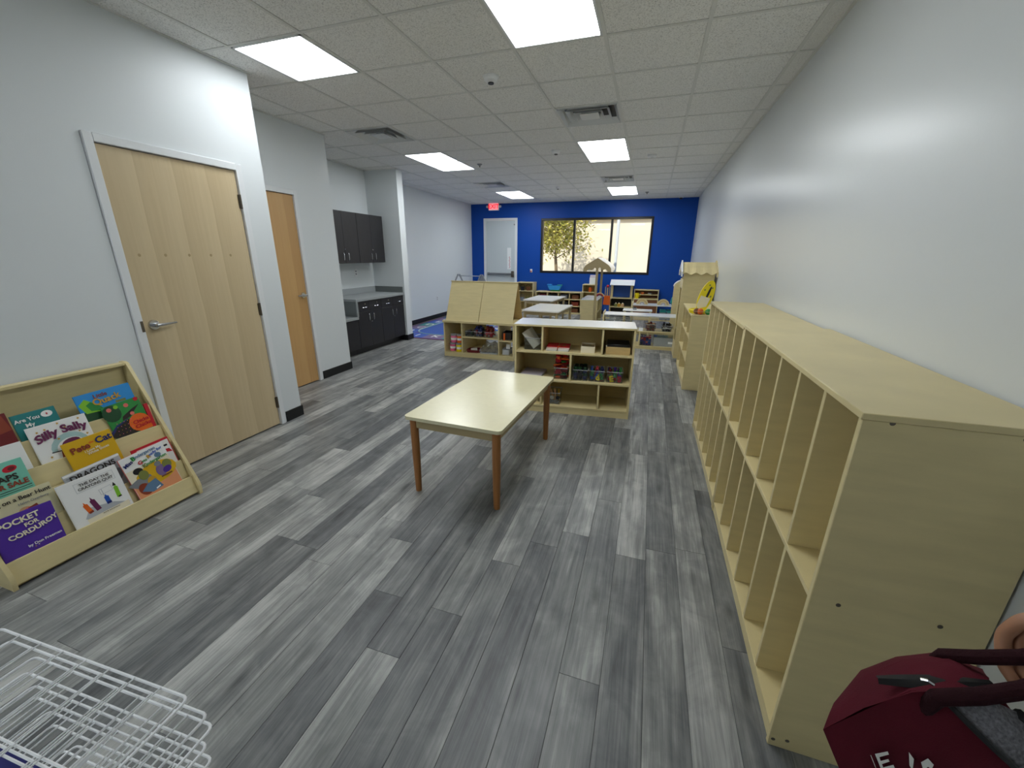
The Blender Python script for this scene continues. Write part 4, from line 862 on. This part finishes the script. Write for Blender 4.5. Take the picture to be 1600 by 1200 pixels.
t = thing('white_carton', 'tall white carton standing on the narrow shelf below the window', 'carton', (-1.41, 10.98, .79)); MB().box(-.075, .075, 0, .12, 0, .17, .003).build('carton', 'white_lam', t); MB().prism([(0, .17), (.12, .17), (.06, .235)], -.07, .07, lambda u, v, q: (q, u, v)).build('gable_top', 'c_lilac', t)
t = thing('orange_jug', 'orange toy jug inside the narrow shelf', 'jug', (-1.45, 10.95, .6)); MB().lathe([(.03, 0), (.045, .03), (.04, .09), (.028, .12)], n=16).build('jug', 'c_orange', t); MB().tube([(.038, 0, .1), (.07, 0, .08), (.044, 0, .03)], .006, 6).build('handle', 'c_orange', t)

# market stand
ms = thing('market_stand', 'wooden market stand with scalloped pitched roof on two posts', 'market stand', (-1.19, 8.97, 0))
MB().box(-.18, .18, 0, .018, 0, .585, .002).build('end_panel', 'maple', ms); MB().box(-.18, .18, .92, .938, 0, .585, .002).build('end_panel', 'maple', ms)
MB().box(-.18, -.168, .018, .92, .04, .585, .002).build('side_panel', 'maple', ms)
for z in (.08, .33): MB().box(-.168, .18, .018, .92, z-.018, z, .002).build('shelf', 'maple', ms)
MB().box(-.185, .185, -.005, .943, .585, .603, .002).build('counter', 'white_lam', ms)
MB().box(.02, .18, .44, .458, .33, .585, .002).build('divider', 'maple', ms)
for y in (-.02, .94): MB().box(.10, .15, y, y+.02, .1, 1.30, .003).build('post', 'apron_wood', ms)
def gable(y):
    up = [(-.29, .0), (-.285, .06), (-.24, .12), (-.15, .18), (0, .27), (.15, .18), (.24, .12), (.285, .06), (.29, 0)]
    lo = []
    for k in range(5):
        x0 = .29-.116*k; lo += [(x0-.116*q/6, -.0+.085*(1-abs((x0-.116*q/6)/.29)**1.6)-.034*math.sin(PI*q/6)) for q in range(1, 7)]
    return MB().prism(up+lo[:-1], y, y+.016, lambda u, v, q: (u+.125, q, v+1.195))
for y in (-.036, .96): gable(y).build('gable', 'apron_wood', ms)
prof = [(-.29, .0), (-.285, .06), (-.24, .12), (-.15, .18), (0, .27), (.15, .18), (.24, .12), (.285, .06), (.29, 0)]
for s in (-1, 1):
    pr = [p for p in prof if p[0]*s >= 0]
    MB().prism(pr + [(p[0]*.97, p[1]-.012) for p in pr[::-1]], -.02, .96, lambda u, v, q: (u+.125, q, v+1.197)).build('roof_panel', 'white_lam', ms)
t = thing('toy_arch', 'red and wood arched toy on the market stand counter', 'toy', (-1.06, 9.72, .603))
for r0, m in ((.105, 'maple'), (.085, 'c_red'), (.06, 'c_dkred')):
    poly = [(math.cos(PI*q/14)*r0, math.sin(PI*q/14)*r0*.8) for q in range(15)] + [(math.cos(PI*q/14)*(r0-.02), math.sin(PI*q/14)*(r0-.02)*.8) for q in range(14, -1, -1)]
    MB().prism(poly, 0, .05, lambda u, v, q: (u, q, v)).build('arch', m, t)
ds = thing('dress_up_stand', 'dress-up stand with red knob and orange apron by market stand', 'stand', (-.955, 10.45, 0))
MB().cyl((0, 0, 0), (0, 0, .78), .014).build('pole', 'maple', ds); MB().sph((0, 0, .79), .035).build('knob', 'c_red', ds); MB().lathe([(.1, 0), (.1, .015), (.02, .03)]).build('base', 'maple', ds)
for s in (-1, 1): MB().cyl((s*.05, 0, .54), (s*.05, 0, .78), .01).build('peg', 'apron_wood', ds)
MB().prism([(-.07, .56), (.07, .56), (.085, .34), (-.085, .34)], -.04, .03, lambda u, v, q: (u, q, v)).build('apron', 'c_orange', ds); MB().prism([(-.06, .34), (.06, .34), (.07, .14), (-.07, .14)], -.03, .02, lambda u, v, q: (u, q, v)).build('skirt', 'c_blue', ds)

# tall hutch with scalloped roof, arched panel, teal pouch
th = thing('play_house_hutch', 'tall maple cupboard with gabled scalloped roof against right wall', 'cupboard', (.47, 6.58, 0))
WH = .42
MB().box(0, WH, 0, .018, 0, 1.275, .002).build('front_panel', 'maple', th); MB().box(0, .018, .018, .50, 0, .22, .002).box(0, .018, .018, .07, .22, 1.18, .002).box(0, .018, .45, .50, .22, 1.18, .002).box(0, .018, .07, .45, 1.05, 1.18, .002).build('side_panel', 'maple', th)
MB().box(WH-.018, WH, .018, .50, 0, 1.2, .002).build('side_panel', 'maple', th); MB().box(.018, WH-.018, .482, .50, 0, 1.2, .002).build('back_panel', 'maple_inner', th)
for z in (.05, .42, .8): MB().box(.018, WH-.018, .018, .482, z-.018, z).build('shelf', 'maple', th)
def slope(s):
    n = 25; up = []; lo = []
    for i in range(n):
        u = -.012+(WH+.024)*i/(n-1); drop = .015*math.sin(i/(n-1)*PI*2*3.2)
        ye, ze = .25-s*(.285), 1.262+drop
        up.append(((u, .25-s*.0, 1.415)), ); lo.append((u, ye, ze))
    m = MB(); off = Vector((0, -s*.006, .012))
    m.grid([up, lo]).grid([[Vector(p)+off for p in lo], [Vector(p)+off for p in up]]).grid([lo, [Vector(p)+off for p in lo]]).grid([up, [Vector(p)+off for p in up]])
    return m
for s in (1, -1): slope(s).build('roof_panel', 'maple', th, False)
fin = [(-.055, 1.23), (-.05, 1.30), (.21, 1.44), (.25, 1.455), (.29, 1.44), (.55, 1.30), (.555, 1.23), (.46, 1.23), (.42, 1.30), (.25, 1.36), (.08, 1.30), (.04, 1.23)]
for x, m in ((-.034, 'white_lam'), (WH+.014, 'maple')): MB().prism(fin, x, x+.018, lambda u, v, q: (q, u, v)).build('gable', m, th)
ap = thing('arched_panel', 'arched maple panel standing behind the tall cupboard', 'panel', (.43, 7.9, 0))
arc = [(0, 0), (.44, 0), (.44, 1.0)] + [(.22+.22*math.cos(PI*q/12), 1.0+.12*math.sin(PI*q/12)) for q in range(1, 12)] + [(0, 1.0)]
MB().prism(arc, 0, .02, lambda u, v, q: (u, q, v)).build('panel', 'maple', ap)
MB().tube([(u, .01, v) for u, v in arc[2:]], .014, 8).build('edge_band', 'white_lam', ap); MB().box(-.0, .44, -.08, .1, 0, .03, .004).build('foot', 'maple', ap)
t = thing('teal_pouch', 'teal cloth pouch leaning at right end of the rainbow shelf', 'pouch', (.50, 8.72, .5855)); 
MB().lathe([(.04, .0), (.07, .03), (.075, .12), (.05, .19), (.03, .22), (.035, .25)], n=14).build('pouch', 'c_teal', t); MB().tube([(.03, 0, .25), (.05, 0, .3), (.03, 0, .35), (-.01, 0, .30), (-.03, 0, .25)], .008, 6).build('strap', 'c_teal', t); t.rotation_euler = (0, R(14), 0)

# toys on the bookcase
t = thing('yellow_oval_toy', 'tall yellow oval toy with dark slit and cream flap on the bookcase', 'toy', (.60, 5.16, .886), 0)
def oval(w_, h_, n=20): return [(w_/2*math.cos(2*PI*q/n), h_/2*math.sin(2*PI*q/n)) for q in range(n)]
mo = T3(.045, .10, .175) @ RY(R(16)) @ RX(R(-6))
MB().prism(oval(.15, .39), -.016, .016, lambda u, v, q: mo @ Vector((u, q, v))).build('back', 'c_yellow', t)
MB().prism(oval(.03, .17), -.019, -.016, lambda u, v, q: mo @ Vector((u*.8+.01+.1*v*.3, q, v+.045))).build('slit', 'c_black', t)
MB().prism([(-.055, .0), (.05, .0), (.045, -.1), (-.03, -.15), (-.06, -.12)], -.024, -.017, lambda u, v, q: mo @ Vector((u, q, v-.0))).build('flap', 'c_cream', t)
MB().prism(oval(.2, .22), 0, .03, lambda u, v, q: (u-.02, v+.03, q)).tube([(u-.02, v+.03, .03) for u, v in oval(.19, .21)], .014, 7, True).build('tray', 'c_yellow', t)
for k in range(7): MB().box(-.007, .007, -.0195, -.016, -.008, .008).build('spot', 'c_olive', t).matrix_basis = mo @ T3(.045*math.cos(k*.9), 0, .12*math.sin(k*.9)+.02) 
for x, y, c, lab in ((.585, 5.03, 'orange', 'orange ball at the front of the yellow toy on the bookcase'), (.665, 5.02, 'green', 'green ball beside the orange one on the bookcase'), (.548, 5.05, 'brown', 'brown ball left of the orange one on the bookcase')):
    t = thing('toy_ball', lab, 'ball', (x, y, .886)); MB().sph((0, 0, .034), .034).build('ball', 'c_'+c, t); MB().tube([(.0345*math.cos(a*PI/8), .0345*math.sin(a*PI/8), .034) for a in range(16)], .0015, 5, True).build('seam', 'c_cream', t)

# alphabet rug and folding frame behind the easel shelf
rug = thing('alphabet_rug', 'blue rug with white oval line and letters behind the easel shelf', 'rug', (-3.80, 8.23, 0))
RW, RL = 2.1, 3.3
MB().prism(rrect(RW, RL, .12), 0, .006, lambda u, v, q: (u, v, q)).build('border', 'c_plum', rug)
MB().prism(rrect(RW-.08, RL-.08, .1), .006, .0068, lambda u, v, q: (u, v, q)).build('field', 'c_purple', rug)
cells = MB(); k = 0
cols = ['c_teal', 'c_blue', 'c_violetgrey']
pos = []
nx, ny = 5, 8
for i in range(nx):
    for j in range(ny):
        if 0 < i < nx-1 and 0 < j < ny-1: continue
        cx, cy = -RW/2+.06+(RW-.12)*(i+.5)/nx, -RL/2+.06+(RL-.12)*(j+.5)/ny
        MB().box(cx-(RW-.12)/nx/2, cx+(RW-.12)/nx/2, cy-(RL-.12)/ny/2, cy+(RL-.12)/ny/2, .0068, .0074).build('rug_square', cols[(i+j) % 3], rug, False); pos.append((cx, cy))
MB().prism(rrect(RW-.8, RL-.8, .45, 8), .0068, .0078, lambda u, v, q: (u, v, q)).build('centre', 'c_blue', rug)
MB().tube([(u, v, .0076) for u, v in rrect(RW-.8, RL-.8, .45, 8)], .018, 4, True).build('oval_line', 'c_aqua', rug)
for (cx, cy), ch in zip(pos, 'ABCDEFGHIJKLMNOPQRSTUVWXYZ1234567890'): link('lettering', text_mesh(ch, .26, .0004, 'c_white', .004), rug, T3(cx, cy, .0082))
t = thing('folding_frame', 'grey folding double A-frame with fabric standing behind the easel shelf', 'frame', (-3.72, 8.35, 0.008))
for s in (-.27, .27):
    MB().tube([(s-.17, 0, .0), (s-.155, 0, .8), (s-.02, 0, 1.09), (s+.02, 0, 1.09), (s+.155, 0, .8), (s+.17, 0, .0)], .017, 8).build('a_frame', 'grey_plastic', t)
MB().cyl((-.27, .0, 1.06), (.27, 0, 1.06), .01).build('rail', 'cloudy_plastic', t); MB().prism([(-.15, .45), (.15, .45), (.13, .82), (.0, 1.07), (-.13, .82)], -.008, .008, lambda u, v, q: (u+.27, q, v)).build('mesh_panel', 'c_grey', t); MB().box(-.42, .42, -.012, .012, .40, .44, .004).build('cross_bar', 'grey_plastic', t)

# ------------------------------------------------------------------ wire drying rack, bottom left
dr = thing('drying_rack', 'white wire drying rack of stacked shelves in the bottom left corner', 'rack', (0, 0, 0))
def wire_shelf(x0, x1, y0, y1, z, n=8, tilt=0):
    m = MB(); r = .0022
    m.tube([((x0+x1)/2+u, (y0+y1)/2+v, z) for u, v in rrect(x1-x0, y1-y0, .009, 3)], r, 6, True)
    for k in range(1, n): xx = x0+(x1-x0)*k/n; m.cyl((xx, y0, z+.002), (xx, y1, z+.002), .0013, n=5)
    for d_ in (.105, .215, .32): m.cyl((x0, y1-d_, z-.002), (x1, y1-d_, z-.002), .0018, n=5)
    return m
tiers = [(-.992, -.571, .905, .25), (-.985, -.545, .878, .252), (-.928, -.537, .862, .25), (-.978, -.563, .808, .25), (-.973, -.562, .778, .25), (-.985, -.56, .748, .248), (-.965, -.556, .716, .25), (-.975, -.56, .676, .25), (-.93, -.55, .64, .25), (-.985, -.56, .60, .25), (-.96, -.55, .555, .25), (-.975, -.56, .50, .25)]
for x0, x1, z, y1 in tiers: wire_shelf(x0, x1, -.17, y1, z).build('wire_shelf', 'wire_white', dr)
for x in (-.90, -.64): MB().tube([(x, -.17, 0.02), (x, -.17, .93)], .009, 8).build('post', 'wire_white', dr); MB().tube([(x, -.30, .012), (x, .12, .012)], .01, 8).build('foot', 'wire_white', dr)
MB().cyl((-.90, -.17, .92), (-.64, -.17, .92), .009).build('cross_rail', 'wire_white', dr)
for x in (-.93, -.61): MB().tube([(x, -.16, .49), (x, -.16, .91)], .004, 6).build('shelf_hinge', 'steel', dr)
MB().box(-1.0, -.60, .128, .16, .826, .83, .001).build('label_bar', 'navy', dr)
dr.matrix_world = T3(-.571, .25, 0) @ RZ(R(2.9)) @ T3(.571, -.25, 0)

# ------------------------------------------------------------------ maroon bag and the hand that holds it, bottom right
bag = thing('maroon_bag', 'maroon fabric bag with braided handles and white lettering, bottom right corner', 'bag')
def lerp(a, b, t): return a+(b-a)*t
FL = [at(1286, 1140, .60), at(1350, 1106, .605), at(1425, 1082, .61), at(1490, 1078, .615), at(1545, 1085, .62)]      # front crease, left to right
BK = [at(1303, 1098, .645), at(1345, 1047, .69), at(1400, 1026, .715), at(1470, 1018, .72), at(1530, 1045, .70)]      # back crease
def top_pt(i, t):
    p = lerp(FL[i], BK[i], t); p.z += .016*math.sin(PI*t) + .006*math.sin(7*t+i*1.7)*math.sin(PI*t); return p
MB().grid([[top_pt(i, t/6) for i in range(5)] for t in range(7)]).build('top_panel', 'maroon', bag)
FB = [at(1372, 1340, .60), at(1420, 1340, .58), at(1500, 1340, .575), at(1600, 1330, .58), at(1700, 1290, .60)]
def fr(i, t):
    p = lerp(FL[i], FB[i], t); p.y -= .018*math.sin(PI*min(t, 1)) + .004*math.sin(5*t+i*2.1); return p
MB().grid([[fr(i, t/8) for i in range(5)] for t in range(9)]).build('front_panel', 'maroon', bag)
BB = [p+Vector((.02, .12, 0)) for p in FB]
MB().grid([[lerp(top_pt(0, q/6), lerp(FB[0], BB[0], q/6), t/6) for t in range(7)] for q in range(7)]).build('left_gusset', 'maroon', bag)
MB().grid([[lerp(BK[i], BB[i], t/6) for i in range(5)] for t in range(7)]).build('back_panel', 'maroon', bag)
MB().grid([[lerp(FB[i], BB[i], t) for i in range(5)] for t in (0, 1)]).build('bottom_panel', 'maroon', bag)
# grey heather side panel and black piping
G = [at(1482, 1098, .606), at(1545, 1092, .612), at(1588, 1112, .622)]; GB = [at(1625, 1225, .575), at(1650, 1215, .59), at(1690, 1210, .61)]
MB().grid([[lerp(G[i], GB[i], t/6)+Vector((0, -.014*math.sin(PI*t/6), .0)) for i in range(3)] for t in range(7)]).build('side_panel', 'heather', bag)
MB().tube([lerp(G[0], GB[0], t/8)+Vector((0, -.004-.016*math.sin(PI*t/8), 0)) for t in range(9)], .0042, 8).build('piping', 'base_black', bag)
MB().tube([lerp(G[2], GB[2], t/6)+Vector((0, -.003, 0)) for t in range(7)], .008, 8).build('edge_trim', 'base_black', bag)
zp = MB(); rows = []
for k in range(11):
    t = k/10; p = lerp(at(1369, 1066, .628), at(1548, 1074, .63), t); p.z += .006; w_ = .006+.005*math.sin(PI*t); rows.append([p+Vector((0, -w_, -.002)), p+Vector((0, 0, .003)), p+Vector((0, w_, .001))])
zp.grid(rows).build('zipper', 'base_black', bag)
MB().tube([at(1436, 1067, .615)+Vector((0, 0, .008)), at(1446, 1071, .612)+Vector((0, 0, .01)), at(1456, 1076, .61)+Vector((0, 0, .008))], .0025, 6).build('zip_pull', 'chrome', bag)
H1 = [at(1446, 1044, .715), at(1475, 1024, .69), at(1530, 1027, .665), at(1600, 1027, .645), at(1665, 1018, .64), at(1730, 1000, .64)]
H2 = [at(1440, 1108, .615), at(1464, 1090, .600), at(1530, 1088, .60), at(1600, 1078, .607), at(1665, 1060, .612), at(1730, 1030, .625)]
MB().tube(H1, .0105, 10).build('handle', 'maroon_dark', bag); MB().tube(H2, .0112, 10).build('handle', 'maroon_dark', bag)
def on_front(px, py): return at(px, py, .586)
def decal(poly, name):
    MB().prism(poly, 0, .002, lambda u, v, q: at(u, v, .5815-q)).build(name, 'c_paper', bag, False)
decal([(1367, 1178), (1387, 1174), (1389, 1179), (1374, 1183), (1376, 1189), (1388, 1186), (1390, 1190), (1378, 1194), (1380, 1199), (1396, 1195), (1398, 1200), (1378, 1205)], 'lettering')
decal([(1420, 1175), (1428, 1186), (1426, 1204), (1421, 1196)], 'emblem')
decal([(1439, 1191), (1450, 1185), (1459, 1195), (1456, 1202), (1450, 1198), (1443, 1204)], 'emblem')
decal([(1360, 1180), (1361, 1180), (1371, 1205), (1370, 1205)], 'emblem_line')

# hand: one skinned figure of forearm, palm, four curled fingers and a thumb
def skinned(name, mname, chains, parent, root=0):
    vs, es, rs = [], [], []
    def add(p, r): vs.append(p); rs.append(r); return len(vs)-1
    idx = {}
    for ch in chains:
        prev = None
        for key, p, r in ch:
            if key in idx: k = idx[key]
            else: k = add(p, r); idx[key] = k
            if prev is not None: es.append((prev, k))
            prev = k
    me = bpy.data.meshes.new(name); me.from_pydata([tuple(v) for v in vs], es, []); o = bpy.data.objects.new(name, me); C.objects.link(o); o.parent = parent
    sk = o.modifiers.new('skin', 'SKIN'); sk.use_smooth_shade = True
    for k, d in enumerate(me.skin_vertices[0].data): d.radius = (rs[k], rs[k]*.95); d.use_root = (k == root)
    ss = o.modifiers.new('sub', 'SUBSURF'); ss.levels = ss.render_levels = 2
    me.materials.append(M[mname]); return o
per = thing('person', 'hand of a person gripping the handles of the maroon bag', 'person')
Hm = (at(1600, 1027, .645)+at(1600, 1078, .607))/2
V = lambda x, y, z: Hm+Vector((x, y, z))
ch = [[('wr', V(.135, .03, .085), .026), ('pm', V(.095, .045, .06), .027), ('pb', V(.062, .062, .012), .03), ('pc', V(.036, .066, .008), .027)], [('wr', V(.135, .03, .085), .026), ('fa', V(.20, -.10, .14), .031), ('el', V(.26, -.26, .20), .038)]]
for i in range(4):
    o_ = .021*i; ln = (.0, .004, .002, -.006)[i]
    ch.append([('pm', V(.095, .045, .06), .027), ('k%d' % i, V(.022+o_, .058, .045), .011), ('p%d' % i, V(.012+o_, .062+ln, .008), .0105), ('d%d' % i, V(.010+o_, .040, -.030-ln), .0095), ('t%d' % i, V(.014+o_, .008, -.040-ln), .008)])
ch.append([('wr', V(.135, .03, .085), .026), ('th0', V(.11, .0, .055), .014), ('th1', V(.08, -.018, .03), .011), ('th2', V(.05, -.026, .012), .009)])
skinned('arm_and_hand', 'skin', ch, per)
for i in range(4): MB().sph(V(.014+.021*i, .0015, -.040), .0045, (1, .35, 1.1), 8).build('nail', 'c_peach', per)
sv = MB(); sv.tube([V(.205, -.11, .145), V(.235, -.19, .175), V(.262, -.265, .205)], [.043, .047, .05], 14); sv.build('sleeve', 'c_black', per)
